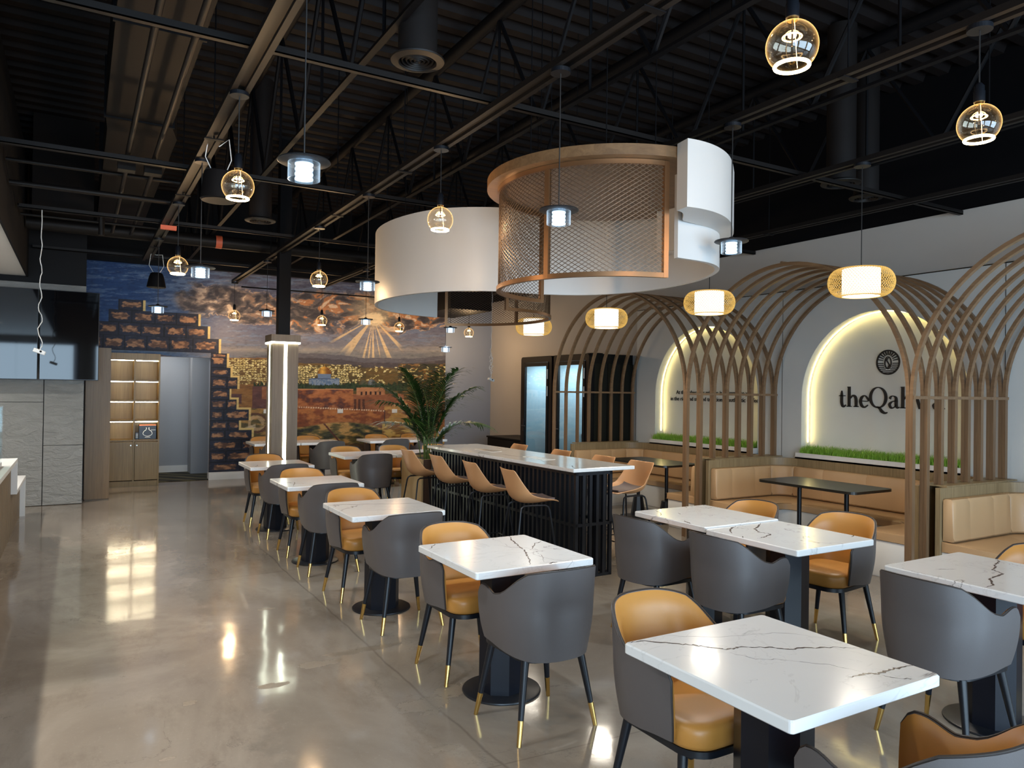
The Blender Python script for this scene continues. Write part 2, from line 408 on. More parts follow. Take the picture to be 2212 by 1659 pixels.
# far wall (mural wall) with the alcove opening
OX0, OX1, OZ = 1.14, 1.97, 2.12
bm = nb(); box(bm, -4.2, OX0, YB, YB+.15, 0, 3.66); box(bm, OX1, 8.2, YB, YB+.15, 0, 3.66); box(bm, OX0, OX1, YB, YB+.15, OZ, 3.66)
struct('wall_back', bm, M['alcove'])
bm = nb(); box(bm, -4.2, 8.2, YB-.01, YB+.14, 3.66, 5.0); box(bm, -3.5, .07, 11.74, 11.9, 2.98, 4.95); struct('wall_back_upper', bm, M['black_paint'])
bm = nb()
for (x0, x1, y0, y1) in ((OX0-.7, OX0-.6, YB+.15, 15.35), (2.25, 2.4, YB+.15, 15.35), (OX0-.7, 2.4, 15.2, 15.35)): box(bm, x0, x1, y0, y1, 0, 2.6)
box(bm, .4, 2.4, YB+.15, 15.35, 2.5, 2.6); box(bm, 1.8, 2.25, 14.75, 15.2, 0, 2.5); struct('wall_alcove', bm, M['alcove_grey'])
bm = nb(); box(bm, OX1, 6.46, YB-.018, YB-.004, 0, .13); box(bm, OX1, 6.46, YB-.024, YB-.018, 0, .10); box(bm, OX1-.002, OX1+.012, YB-.02, YB+.15, 0, .13)
box(bm, .54, 2.25, 15.186, 15.2, 0, .13); box(bm, 2.236, 2.25, YB+.15, 15.2, 0, .13); struct('baseboard_back', bm, M['white_paint'])
l = lamp('AREA', 'alcove_ceiling_light', (1.2, 14.5, 2.48), 4.5, (1, .97, .92), shape='SQUARE', size=.5)  # added fill lamp without a fixture, brightens the alcove
bm = nb(); box(bm, .6, 2.2, 13.76, 15.15, .001, .012); tag(link('floor_mat', bm, M['carpet']), 'dark patterned carpet mat on the alcove floor beside the shelf cabinet', 'mat')
# right wall: beige above, white panelled build-out with lit arched niches below, dark paint above 3.46
bm = nb(); box(bm, XR+.2, XR+.4, -3.3, YB, 0, 3.47); box(bm, XR+.02, XR+.2, 8.98, YB, 0, 3.47); box(bm, XR+.02, XR+.2, -3.3, 8.98, 2.9, 3.47); struct('wall_right', bm, M['wall_beige'])
bm = nb(); box(bm, XR+.05, XR+.4, -3.3, YB, 3.47, 5.0); struct('wall_right_upper', bm, M['joist'])
NR, NSP, NB = .975, 1.58, .93
bm = nb()
def quad(a, b, c, d): bm.faces.new([bm.verts.new(p) for p in (a, b, c, d)])
prev = -3.3
for cy in (2.33, 4.95, 7.565):
    quad((XR, prev, 0), (XR, prev, 2.89), (XR, cy-NR, 2.89), (XR, cy-NR, 0))
    quad((XR, cy-NR, 0), (XR, cy-NR, NB), (XR, cy+NR, NB), (XR, cy+NR, 0))
    N = 40; P = [(cy-NR*math.cos(PI*i/N), NSP+NR*math.sin(PI*i/N)) for i in range(N+1)]
    for a, b in zip(P, P[1:]): quad((XR, a[0], a[1]), (XR, a[0], 2.89), (XR, b[0], 2.89), (XR, b[0], b[1]))
    Q = [(cy-NR, NB)]+P+[(cy+NR, NB)]
    for a, b in zip(Q, Q[1:]): quad((XR, a[0], a[1]), (XR, b[0], b[1]), (XR+.17, b[0], b[1]), (XR+.17, a[0], a[1]))
    quad((XR, cy-NR, NB), (XR+.17, cy-NR, NB), (XR+.17, cy+NR, NB), (XR, cy+NR, NB))
    prev = cy+NR
quad((XR, prev, 0), (XR, prev, 2.89), (XR, 8.98, 2.89), (XR, 8.98, 0)); quad((XR, -3.3, 2.89), (XR+.02, -3.3, 2.89), (XR+.02, 8.98, 2.89), (XR, 8.98, 2.89))
quad((XR, 8.98, 0), (XR, 8.98, 2.89), (XR+.2, 8.98, 2.89), (XR+.2, 8.98, 0))
struct('wall_right_panelling', bm, M['wall_panel'])
bm = nb()
for cy in (2.33, 4.95, 7.565): box(bm, XR+.165, XR+.175, cy-NR, cy+NR, NB, NSP+NR)
struct('wall_right_niche', bm, M['niche'])
bm = nb()
for y in (-.6, 1.02, 3.66, 6.21): box(bm, XR-.003, XR-.0002, y-.002, y+.002, .86, 2.89)
box(bm, XR-.004, XR-.0002, -3.3, 8.98, 2.885, 2.892); struct('trim_1', bm, M['dark_duct'])
# left side: stone wall, soffit bulkhead over the counter, far left wall, front wall with assumed windows
bm = nb(); box(bm, -3.5, .06, 11.74, 11.9, 0, 2.97)
struct('wall_stone_backing', bm, M['black_paint'])
bm = nb(); xs = (-3.5, -2.3, -.56, .07)
for x0, x1, zz in ((-3.5, -2.08, (0, .93, 1.86, 2.80)), (-2.076, -1.0, (0, .7, 1.42, 2.80)), (-.996, -.402, (0, 1.38, 2.80)), (-.398, .065, (0, .80, 2.80))):
    for a, b in zip(zz, zz[1:]): box(bm, x0+.003, x1-.003, 11.70, 11.74, a+.007, b)
box(bm, -3.5, .07, 11.69, 11.74, 2.803, 2.97); struct('wall_stone', bm, M['stone'])
bm = nb(); box(bm, -4.2, -.62, -3.3, 11.68, 3.05, 3.07); struct('ceiling_soffit', bm, M['white_paint'])
bm = nb(); box(bm, -.62, -.60, -3.3, 11.69, 3.04, 4.5); box(bm, -4.2, -.62, -3.3, 11.69, 4.2, 4.25); struct('wall_bulkhead', bm, M['dark_bulk'])
bm = nb(); box(bm, -4.2, -4.05, -3.3, 11.74, 0, 5.0); struct('wall_left', bm, M['wall_beige'])
bm = nb(); WX = [(-3.2, .0), (.45, 3.35), (3.9, 7.0)]
px = -4.2
for x0, x1 in WX: box(bm, px, x0, -3.3, -3.15, 0, 5.0); box(bm, x0, x1, -3.3, -3.15, 0, .25); box(bm, x0, x1, -3.3, -3.15, 2.9, 5.0); px = x1
box(bm, px, 8.2, -3.3, -3.15, 0, 5.0); struct('wall_front', bm, M['wall_beige'])
for i, (x0, x1) in enumerate(WX):
    bm = nb()
    for a in (x0, (x0+x1)/2-.025, x1-.05): box(bm, a, a+.05, -3.25, -3.17, .25, 2.9)
    box(bm, x0, x1, -3.25, -3.17, .25, .30); box(bm, x0, x1, -3.25, -3.17, 2.85, 2.9); struct('window_%d' % (i+1), bm, M['black_metal'])  # frames of the assumed windows, unseen behind the camera

# ------------------------------------------------------------------ the mural, painted on a grid of coloured points
def vnoise(x, y, seed):
    xi = np.floor(x).astype(np.int64); yi = np.floor(y).astype(np.int64); fx = x-xi; fy = y-yi
    def h(a, b):
        n = (a*374761393+b*668265263+seed*982451653) & 0x7fffffff; n = ((n ^ (n >> 13))*1274126177) & 0x7fffffff
        return ((n ^ (n >> 16)) & 0xffff)/65535.
    fx = fx*fx*(3-2*fx); fy = fy*fy*(3-2*fy)
    return (h(xi, yi)*(1-fx)+h(xi+1, yi)*fx)*(1-fy)+(h(xi, yi+1)*(1-fx)+h(xi+1, yi+1)*fx)*fy
def fbm(x, y, seed, o=4):
    s = 0; a = .5; t = 0
    for i in range(o): s = s+a*vnoise(x*2**i, y*2**i, seed+i); t += a; a *= .55
    return s/t
MX0, MX1, MZ1 = .08, 6.46, 3.655
nx, nz = 700, 400
gx = np.linspace(MX0, MX1, nx); gz = np.linspace(0.13, MZ1, nz); GX, GZ = np.meshgrid(gx, gz)
# painting coordinates (u across, v down) laid out for the composition on this wall
den = GX*FW.x+(YB-.006)*FW.y+(GZ-CAM_H)*FW.z
U = 1106+F_PX*(GX*RT.x+(YB-.006)*RT.y+(GZ-CAM_H)*RT.z)/den
V = 829.5-F_PX*(GX*UP.x+(YB-.006)*UP.y+(GZ-CAM_H)*UP.z)/den
def ss(a, b, x): t_ = np.clip((x-a)/(b-a), 0, 1); return t_*t_*(3-2*t_)
def c3(r, g, b): return np.array([r, g, b], float)/255
IMG = np.zeros(U.shape+(3,))
def over(mask, col): 
    global IMG
    mk = np.clip(mask, 0, 1)[..., None]; IMG = IMG*(1-mk)+np.asarray(col)*mk
def grad(a, b, t_): return a*(1-t_[..., None])+b*t_[..., None]
brush = fbm(U/26, V/5, 3); br2 = fbm(U/9, V/3, 8); sw = fbm(U/70, V/35, 5)
Uw = U+24*(sw-.5)*2; Vw = V+30*(fbm(U/55, V/40, 11)-.5)
# sky
IMG[:] = grad(c3(26, 62, 108), c3(96, 94, 112), ss(250, 520, U+60*(sw-.5)))
over(ss(700, 620, V)*ss(560, 700, U), c3(84, 84, 104)); over(ss(690, 780, V)*ss(300, 480, U)*.9, c3(126, 118, 120))
over(ss(.50, .66, brush)*.5*ss(640, 600, V+60*(sw-.5))*ss(300, 380, U), c3(120, 135, 160)); over(ss(.56, .62, brush)*.35*ss(230, 300, U), c3(112, 132, 160)); over((brush < .4)*ss(420, 220, U)*.35, c3(14, 40, 80))
over(ss(650, 720, V)*ss(190, 250, U)*ss(470, 330, U)*.5, c3(62, 100, 142))
over(ss(.60, .66, fbm(U/34, V/4, 77))*ss(700, 660, V)*.35, c3(160, 160, 175))
# clouds
cl = fbm(Uw/52, Vw/24, 21, 5); cd = fbm(Uw/18+3, Vw/10, 33, 3); cd = .35*cd+.65*np.round(cd*8)/8; brush = .4*brush+.6*np.round(brush*7)/7
band1 = np.exp(-((V-(655+.16*(U-480)))/34)**2)*ss(350, 430, U)*ss(700, 600, U)
band2 = np.exp(-((V-(676+.02*(U-700)))/40)**2)*ss(590, 660, U)*(1-.75*np.exp(-((U-805)/34)**2-((V-690)/26)**2))
band = np.maximum(band1, band2); mk = ss(.40, .55, cl*.75+band*.36-.02)*ss(.12, .45, band)
over(mk, grad(c3(74, 66, 66), c3(148, 124, 110), ss(.35, .7, cd)))
over(mk*ss(.54, .62, cd)*ss(500, 640, U)*.7, c3(198, 116, 62)); over(mk*ss(.62, .70, cd)*ss(380, 480, U)*.9, c3(222, 190, 160))
edge = np.exp(-((cl*.75+band*.36-.475)/.012)**2)*ss(.15, .4, band)
over(edge*.8*ss(380, 470, U), c3(226, 180, 138)); over(mk*ss(.42, .28, cd)*.7, c3(56, 50, 56))
# pale lower sky and far hills
over(ss(738, 772, V)*ss(480, 560, U), grad(c3(134, 126, 118), c3(98, 94, 98), brush)); over(np.exp(-((V-752-8*brush)/5)**2)*.5, c3(170, 152, 132))
# sunburst and rays
dx = U-806; dy = V-688; ang = np.arctan2(dx, dy); rr = np.hypot(dx, dy)
hole = ss(1.15, .75, np.hypot(dx/26, (V-690)/15)+.5*(fbm(U/7, V/6, 41)-.5))
over(ss(70, 20, np.hypot(dx, (V-672)*1.3))*.65, c3(196, 168, 132)); over(hole, c3(238, 205, 160))
ray = ss(.53, .60, vnoise(ang*17, rr*0, 55))*ss(1.25, 1.05, np.abs(ang+.12))*ss(8, 22, rr)*ss(118, 82, rr*(1+.25*vnoise(ang*17, rr*0, 9)))*(dy > 0)
over(ray*.8, c3(228, 186, 132)); over((1-ray)*ss(1.2, 1., np.abs(ang+.1))*ss(10, 24, rr)*ss(120, 70, rr)*(dy > 0)*.35, c3(126, 116, 112))
# hills, city, land
hl = 783+6*np.sin(U/60)+5*(fbm(U/30, V*0, 61)-.5)
over(V > hl-14+10*ss(800, 960, U)*0, c3(92, 86, 90)); over((V > hl-4), c3(74, 64, 66)); over(ss(0, 3, V-(hl+6)), grad(c3(78, 66, 34), c3(120, 84, 38), brush))
over((V > 786)*(U > 860)*.8, grad(c3(56, 52, 30), c3(150, 98, 44), ss(.5, .62, br2)))
left = (U < 590); lh = 772+.16*(U-490)*0+6*np.sin(U/25)
over(left*(V > 773)*(U > 468), grad(c3(112, 74, 38), c3(170, 116, 60), brush))
UJ = U+5*(fbm(U/4, V/3, 301, 2)-.5)+3*np.sin(V/3.1); VJ = V+5*(fbm(U/6, V/4, 302, 2)-.5)
ci = np.floor(UJ/6.2+.5*(np.floor(VJ/4.6) % 2)).astype(int); cj = np.floor(VJ/4.6).astype(int)
hsh = vnoise(ci*1.0+.001, cj*1.0+.001, 71); fu = (UJ/6.2+.5*(np.floor(VJ/4.6) % 2)) % 1; fv = (VJ/4.6) % 1
prob = np.where(U < 600, ss(772, 780, V)*ss(838, 815, V)*ss(470, 505, U+.6*(V-775)*0), ss(786, 795, V)*ss(838, 828, V)*(.25+.75*ss(800, 740, U)))
house = (hsh < prob*.85)*(fu > .15)*(fu < .88)*(fv > .18)*(fv < .85)
over((prob > .3)*.5, c3(70, 58, 30)); over(house, grad(c3(196, 166, 96), c3(250, 230, 165), vnoise(ci*1.3, cj*1.7, 5)))
tree = (vnoise(U/2.3, V*0, 81)*9+824 < V)*(V < 844)*(((U > 640)*(U < 880)) | ((U > 548)*(U < 578)))
over(tree, grad(c3(20, 32, 16), c3(52, 70, 34), vnoise(U/1.6, V/5, 82)))
# pale-blue octagonal hall with golden dome
over((U > 667)*(U < 733)*(V > 817+0*U)*(V < 832), grad(c3(94, 116, 146), c3(132, 142, 158), ss(.4, .6, vnoise(U/2, V/3, 7)))); over((U > 667)*(U < 733)*(np.abs(V-818) < 1)*1., c3(70, 84, 110))
over((np.abs(U-701) < 14)*(V > 806)*(V < 817)*1., c3(108, 124, 150))
dome = ((U-701)/14.5)**2+((V-807)/15.)**2 < 1
over(dome*(V < 808)*1., grad(c3(116, 66, 16), c3(226, 166, 66), np.exp(-((U-697)/7)**2))); over((np.abs(U-701) < .9)*(V > 787)*(V < 794), c3(200, 150, 60))
tr2 = (vnoise(U/2.0, V*0, 91)*7+827 < V)*(V < 843)*(U > 655)*(U < 880); over(tr2*.85, grad(c3(22, 34, 18), c3(60, 76, 40), vnoise(U/1.5, V/4, 93)))
# ramparts
wt = fbm(U/16, V/9, 101, 4)
r1 = (V > 840)*(V < 884)*(U > 560)*(U < 763); over(r1*1., grad(c3(124, 64, 38), c3(186, 110, 62), ss(.35, .65, wt))); over(r1*ss(.45, .3, wt)*.8, c3(88, 54, 52)); over((np.abs(V-841) < 1)*(U > 560)*(U < 763)*1., c3(206, 140, 92))
over((V > 851)*(V < 886)*(U > 763)*(U < 872), grad(c3(130, 72, 44), c3(176, 108, 68), wt)); over((U > 770)*(U < 832)*(V > 837)*(V < 853), grad(c3(176, 106, 66), c3(204, 142, 92), wt))
for k in range(5): over(((U-(781+10*k))**2 < 4)*(V > 846)*(V < 853)*1., c3(50, 26, 22))
over((np.hypot(U-803, V-828) < 8.5)*(V < 832), grad(c3(60, 62, 66), c3(130, 130, 132), np.exp(-((U-800)/4)**2))); over((np.hypot(U-785, V-828) < 7)*(V < 832)*.6, c3(84, 88, 78))
over((U > 872)*(V > 866), grad(c3(148, 82, 44), c3(196, 122, 66), wt)); over((U > 872)*(np.abs(V-866) < 1.6)*((U % 5) < 3), c3(214, 150, 100))
over((U > 830)*(U < 880)*(V > 872), grad(c3(150, 90, 50), c3(206, 150, 80), ss(.4, .7, wt)))
over(((U-860)**2/420+(V-905)**2/150 < 1)*.6, c3(206, 156, 76))
top2 = 879+.045*(U-640)
r2 = (V > top2)*(V < 944)*(U > 560)*(U < 831); over(r2*1., grad(c3(138, 72, 40), c3(194, 116, 60), ss(.35, .65, wt))); over(r2*ss(905, 935, V+14*(wt-.5))*ss(640, 800, U)*.85, c3(86, 66, 78))
over((np.abs(V-top2) < 1.5)*((U % 5.2) < 3)*(U > 560)*(U < 831), c3(232, 190, 150)); over((U > 765)*(U < 790)*(V > 862)*(V < 884)*((U % 9) < 5), c3(90, 52, 36))
over((np.abs(U-831) < 1.2)*(V > 886)*(V < 944)*1., c3(70, 44, 44))
# foreground hills
f1 = 912+.10*(U-640)*0+10*np.sin(U/48+1)+.14*np.maximum(0, U-700)
low = ss(0, 3, V-f1); g = fbm(U/22, V/7, 121, 4)
over(low*(U < 840), grad(c3(66, 66, 38), c3(140, 112, 62), ss(.35, .65, g))); over(low*(U < 840)*ss(.58, .68, g), c3(206, 152, 84)); over(low*ss(.42, .34, g)*(U < 840)*.8, c3(48, 44, 42))
over((np.abs(U-(700+.85*(V-915))) < 2.2)*low, c3(96, 48, 38))
over((U > 826)*ss(912, 918, V+8*np.sin(U/14)), grad(c3(142, 98, 50), c3(222, 176, 96), ss(.4, .6, fbm(U/20, V/4, 131, 3)))); over((V > 958)*.5, c3(92, 58, 40))
# left hillside, tower and road
over((U > 492)*(U < 522)*(V > 851)*(V < 872), c3(92, 58, 54)); over((U > 545)*(U < 585)*(V > 834)*(V < 890), grad(c3(74, 48, 48), c3(118, 70, 60), wt)); over((U > 566)*(U < 590)*(V > 836)*(V < 862), c3(150, 92, 60))
over((U < 592)*(V > 882)*(U > 505), grad(c3(92, 78, 44), c3(176, 128, 66), ss(.4, .6, g)))
d = np.hypot((U-552)/1.25, (V-914)); over((np.abs(d-13+4*(wt-.5)) < 4.0)*(U > 536)*ss(.3, .5, wt)*.7, c3(214, 170, 126)); over((U > 512)*(U < 552)*(np.abs(V-(934-.35*(U-512))) < 4+3*(wt-.5))*.8, c3(206, 178, 142)); over((np.abs(d-20) < 2.2)*(U > 540), c3(96, 60, 40))
# painted block arch around the opening (wall metres)
navy = c3(30, 32, 46)
rows = []
def blockrow(z0, z1, xs_, cream_end=True):
    for a, b in zip(xs_, xs_[1:]): rows.append((a, b, z0, z1))
    if cream_end: over((GX > xs_[-1])*(GX < xs_[-1]+.035)*(GZ > z0)*(GZ < z1)*1., c3(228, 190, 118))
blockrow(2.865, 3.045, [.545, .905]); blockrow(2.66, 2.865, [.40, .74, 1.09, 1.42, 1.765]); blockrow(2.445, 2.66, [.0, .27, .55, .88, 1.23, 1.57, 1.92])
blockrow(2.20, 2.445, [.0, .33, .64, .97, 1.32, 1.68, 2.10])
right = [(1.955, 2.12, 2.24), (1.79, 1.955, 2.30), (1.585, 1.79, 2.42), (1.40, 1.585, 2.29), (1.225, 1.40, 2.41), (1.03, 1.225, 2.62), (.86, 1.03, 2.46), (.69, .86, 2.68), (.50, .69, 2.83), (.30, .50, 2.75), (.13, .30, 2.80)]
for i, (z0, z1, xe) in enumerate(right):
    z0 -= 0; L = xe-1.97
    xs_ = [1.97, xe] if L < .42 and i % 2 == 0 else ([1.97, 1.97+L*(.36 if i % 2 else .62), xe] if L > .36 else [1.97, xe])
    blockrow(z0, z1 if i else 2.12+.08, xs_)
    nxt = right[i-1][2] if i else xe
    if xe > nxt: over((GX > nxt)*(GX < xe+.035)*(GZ > z1)*(GZ < z1+.03)*1., c3(228, 190, 118))
blockrow(2.12, 2.20, [1.97, 2.24], False)
bl = fbm(GX*9, GZ*14, 141, 4)
for (a, b, z0, z1) in rows:
    ins = (GX >= a)*(GX < b)*(GZ >= z0)*(GZ < z1); over(ins*1., grad(navy*.8, navy*1.35, bl))
    eg = ins*((np.abs(GX-a) < .010) | (np.abs(GX-b) < .010) | (np.abs(GZ-z0) < .008) | (np.abs(GZ-z1) < .008)); over(eg*.9, c3(14, 13, 20))
    cx, cz = (a+b)/2, (z0+z1)/2; hw, hh = (b-a)*.36, (z1-z0)*.25
    q = np.maximum(np.abs(GX-cx)/hw, np.abs(GZ-cz)/hh)+.9*(fbm(GX*22, GZ*26, 151, 3)-.5)
    over(ins*ss(1.05, .88, q), grad(c3(96, 66, 52), c3(184, 128, 88), ss(.35, .65, fbm(GX*14, GZ*30, 161, 3))))
over(ss(.45, .2, br2)*.18, c3(30, 24, 26)); over(ss(.58, .8, br2)*.12, c3(240, 215, 180))
IMG = np.clip(IMG, 0, 1)*.98; LIN = np.where(IMG < .04045, IMG/12.92, ((IMG+.055)/1.055)**2.4)*1.22*np.array([.88, 1.0, 1.14])
idx = np.arange(nx*nz).reshape(nz, nx)
q = np.stack([idx[:-1, :-1], idx[:-1, 1:], idx[1:, 1:], idx[1:, :-1]], -1)
cxm = (GX[:-1, :-1]+GX[1:, 1:])/2; czm = (GZ[:-1, :-1]+GZ[1:, 1:])/2
keep = ~((cxm > OX0-.02) & (cxm < OX1+.0) & (czm < OZ))
fc = q[keep]
me = bpy.data.meshes.new('mural'); co = np.stack([GX, np.full_like(GX, YB-.006), GZ], -1).reshape(-1, 3)
me.vertices.add(len(co)); me.vertices.foreach_set('co', co.ravel().astype(np.float32))
me.loops.add(fc.size); me.loops.foreach_set('vertex_index', fc.ravel().astype(np.int32)); me.polygons.add(len(fc))
me.polygons.foreach_set('loop_start', (np.arange(len(fc))*4).astype(np.int32)); me.update(calc_edges=True); me.validate()
ca = me.color_attributes.new('paint', 'FLOAT_COLOR', 'POINT')
ca.data.foreach_set('color', np.concatenate([LIN.reshape(-1, 3), np.ones((nx*nz, 1))], 1).ravel().astype(np.float32))
me.materials.append(M['mural']); mo = bpy.data.objects.new('mural', me); C.objects.link(mo)
tag(mo, 'painted mural of a golden-domed city, clouds and dark block arch on the far wall', 'mural')
for i, x in enumerate((2.93, 4.28, 5.37)):
    bm = bbox_bev(x-.055, x+.055, YB-.016, YB-.007, 1.15, 1.225, .003, 1)
    for k in (-1, 1): box(bm, x+k*.026-.012, x+k*.026+.012, YB-.018, YB-.0155, 1.172, 1.203)
    tag(link('wall_outlet', bm, M['plastic_white']), 'white double wall outlet on the mural, '+('half hidden just left of the lit column', 'middle one, right of the lit column', 'rightmost one, nearest the palm')[i], 'outlet', 'outlets on the mural wall')

# ================================================================== DINING CHAIR
def chair_plan(t):
    """t in -1..1 round the U: left arm front, back, right arm front (outer face at seat-back height)"""
    W, D, FR = .250, .275, .165
    a = abs(t); s = 1 if t >= 0 else -1
    if a < .62:
        q = a/.62*PI/2; x = W*math.sin(q)**(.80) if q > 0 else 0; y = -.015-(D-.015)*max(0, math.cos(q))**.78
    else:
        q = (a-.62)/.38; x = W-.012*q*q; y = -.015+(FR+.015)*q
    return Vector((s*x, y, 0))
def chair_top(t):
    a = abs(t)
    z = .803-.022*(a/.34)**2.2 if a < .34 else lerp(.781, .652, sm(.30, .66, a)) if a > .36 else .779
    if a > .60: z += .024*sm(.64, .86, a)
    if a > .88: z -= .05*((a-.88)/.12)**2.5
    return z
def chair_bot(t):
    return .375+.03*sm(.3, .9, abs(t))
def chair_grid(off, trim=0.0, top_off=0.0, pad=0.0):
    N = 48; K = 14; G = []
    for i in range(N+1):
        t = -1+2*i/N; t *= (1-trim)
        p = chair_plan(t); e = .004; n = (chair_plan(min(1, t+e))-chair_plan(max(-1, t-e))); n = Vector((-n.y, n.x, 0)).normalized()
        p = p+n*off; col = []; zt = chair_top(t)-top_off; zb = chair_bot(t)
        p0_ = p.copy()
        for k in range(K+1):
            v = k/K; z = lerp(zb, zt, v); ed = min(1, (zt-z)/.07)*min(1, (1-abs(t))/.12+.05); p = p0_+n*pad*math.sqrt(max(0, ed))
            s = .84+.16*math.sin(min(1, (z-.36)/.26)*PI/2); lean = .030*max(0, (z-.62)/.18)*sm(.7, .0, abs(t))
            fr = 0
            if abs(t) > .9: fr = -.018*((abs(t)-.9)/.1)*(1-min(1, (z-.38)/.16))**2
            col.append(Vector((p.x*s, p.y*(s*.35+.65)-lean+fr, z)))
        G.append(col)
    return G
def make_chair():
    c = thing('dining_chair', 'x', 'chair')
    o_out, o_in = chair_grid(0), chair_grid(.014)
    bm = nb(); grid_solid(o_out, o_in, bm); fixn(bm); link('shell', bm, M['grey_leather'], c, True)
    a, b = chair_grid(.0145, .006, .002), chair_grid(.0175, .006, .002, .024); bm = nb(); grid_solid(a, b, bm); fixn(bm)
    link('lining', bm, M['tan_leather'], c, True)
    rim = [col[-1]+Vector((0, 0, .002)) for col in chair_grid(.007)]
    fr0 = chair_grid(.007)[0]; fr1 = chair_grid(.007)[-1][::-1]
    bm = nb(); tube(bm, fr0+rim[1:-1]+fr1, .0042, 5); link('piping', bm, M['piping'], c, True)
    bm = nb(); pl = rrect(-.196, .196, -.195, .247, .10, 7); n = len(pl)
    st = []
    for z, s in ((.385, .90), (.392, .96), (.405, .985), (.445, 1.0), (.462, .985), (.474, .94), (.481, .84), (.485, .62)):
        st.append([Vector((x*s, (y-.03)*s+.03, z)) for x, y in pl])
    sweep(bm, None, st); fixn(bm); link('seat_cushion', bm, M['tan_leather'], c, True)
    bm = nb(); pl = rrect(-.185, .185, -.205, .240, .10, 6); prism(bm, pl, .362, .386); link('seat_frame', bm, M['black_metal'], c, True)
    for sx in (-1, 1):
        for sy in (-1, 1):
            top = Vector((sx*.160, .15*sy, .366)); ft = Vector((sx*.222, .200*sy, 0)); kn = ft+(top-ft)*.30
            bm = nb(); cyl(bm, kn, top, .0135, .0195, 12); lg = link('leg', bm, M['black_metal'], c, True)
            bm = nb(); cyl(bm, ft, kn+(top-ft)*.004, .0105, .0142, 12); link('brass_tip', bm, M['brass'], lg, True)
    return c
CH = make_chair(); used = [False]
def chair(x, y, deg, label, group):
    rz = math.radians(deg)
    if not used[0]:
        used[0] = True; CH.location = (x, y, 0); CH.rotation_euler = (0, 0, rz); CH['label'] = label; CH['group'] = group; return CH
    return dup(CH, (x, y, 0), rz, label, group)

# ================================================================== DINING TABLES
def vein_strip(bm, pts, w, z):
    """jagged dark vein inlaid in the top; pts in table metres"""
    rnd = random.Random(len(pts)*31+int(pts[0][0]*100)); P = []
    for a, b in zip(pts, pts[1:]):
        for k in range(7): P.append(Vector((lerp(a[0], b[0], k/7)+rnd.uniform(-1, 1)*.005, lerp(a[1], b[1], k/7)+rnd.uniform(-1, 1)*.005, z)))
    P.append(Vector((*pts[-1], z))); prev = None
    for i, p in enumerate(P):
        d = (P[min(i+1, len(P)-1)]-P[max(i-1, 0)]).normalized(); n = Vector((-d.y, d.x, 0)); t = i/(len(P)-1)
        ww = w*(.3+.9*rnd.random())*min(1, 6*t+.15, 6*(1-t)+.15)
        q = (bm.verts.new(p+n*ww), bm.verts.new(p-n*ww*.8))
        if prev: f = bm.faces.new((prev[0], q[0], q[1], prev[1])); f.material_index = 1
        prev = q
def table(x, y, label, veins=(), group='square marble-topped tables', w=.70, d=.71, rz=0, dz=0):
    t = thing('dining_table', label, 'table', (x, y, 0), math.radians(rz), group)
    bm = nb(); pl = rrect(-w/2, w/2, -d/2, d/2, .012, 3); st = []
    for z, s in ((.712, .004), (.716, 0), (.745, 0), (.75, .004)): st.append([Vector((px-math.copysign(s, px), py-math.copysign(s, py), z)) for px, py in pl])
    sweep(bm, None, st); fixn(bm)
    for v in veins: vein_strip(bm, v[0], v[1], .7504)
    bmesh.ops.translate(bm, verts=bm.verts, vec=(0, 0, dz))
    link('tabletop', bm, [M['marble'], M['vein']], t)
    bm = nb(); oc = []
    for i in range(16):
        a = 2*PI*(i+.5)/16; r = .128 if i % 2 else .118; oc.append((r*math.cos(a), r*math.sin(a)))
    prism(bm, oc, .012, .702); link('pedestal', bm, M['navy_metal'], t)
    bm = nb(); box(bm, -.19, .19, -.19, .19, .700, .713); link('mounting_plate', bm, M['black_metal'], t)
    bm = nb(); lathe(bm, [(0, 0), (.212, 0), (.214, .004), (.212, .010), (.205, .013), (0, .0135)], 48); link('base', bm, M['black_metal'], t, True)
    return t
v0 = [([(-.349, .352), (-.277, .331), (-.177, .243), (-.137, .198), (-.078, .127), (-.028, .129), (.064, .077), (.115, .024), (.161, .019), (.267, -.032), (.349, -.085)], .0055),
      ([(.071, -.231), (.138, -.234), (.173, -.258), (.253, -.253), (.349, -.267)], .0060), ([(.173, -.263), (.195, -.307), (.234, -.341)], .0022), ([(-.102, .104), (-.062, .021), (.005, -.025), (.107, -.13), (.151, -.234)], .0009), ([(-.192, .35), (-.003, .234), (.231, .163), (.336, .029)], .0008)]
v1 = [([(.244, .352), (.195, .236), (.152, .094), (.117, -.034), (.063, -.144), (.021, -.233), (-.033, -.335)], .0058), ([(.332, .127), (.266, .102), (.172, -.021)], .0050), ([(.063, .117), (.094, .051), (.133, .04)], .0016), ([(-.183, .352), (-.252, .339), (-.334, .234)], .0035), ([(.147, -.109), (.134, -.18), (.059, -.324)], .0010), ([(.118, -.347), (.09, -.343), (.072, -.352)], .007)]
v2 = [([(-.35, .24), (-.1, .17), (.12, .07), (.35, .02)], .0040), ([(-.2, -.12), (.0, -.16), (.1, -.2)], .0018)]
vR1 = [([(-.177, .327), (-.242, .193), (-.324, .101)], .0035), ([(-.303, -.108), (-.333, -.18), (-.345, -.22)], .007), ([(-.117, .142), (-.141, .1)], .003), ([(.132, .34), (.116, .293)], .004)]
vR = [([(.162, .352), (.059, .283), (-.045, .223), (-.111, .134), (-.093, .049), (-.197, .007), (-.284, -.008)], .0065), ([(-.078, .352), (-.187, .292), (-.243, .248), (-.297, .177)], .0065), ([(.348, -.215), (.291, -.242)], .0045), ([(-.3, .085), (-.344, .054)], .0035)]
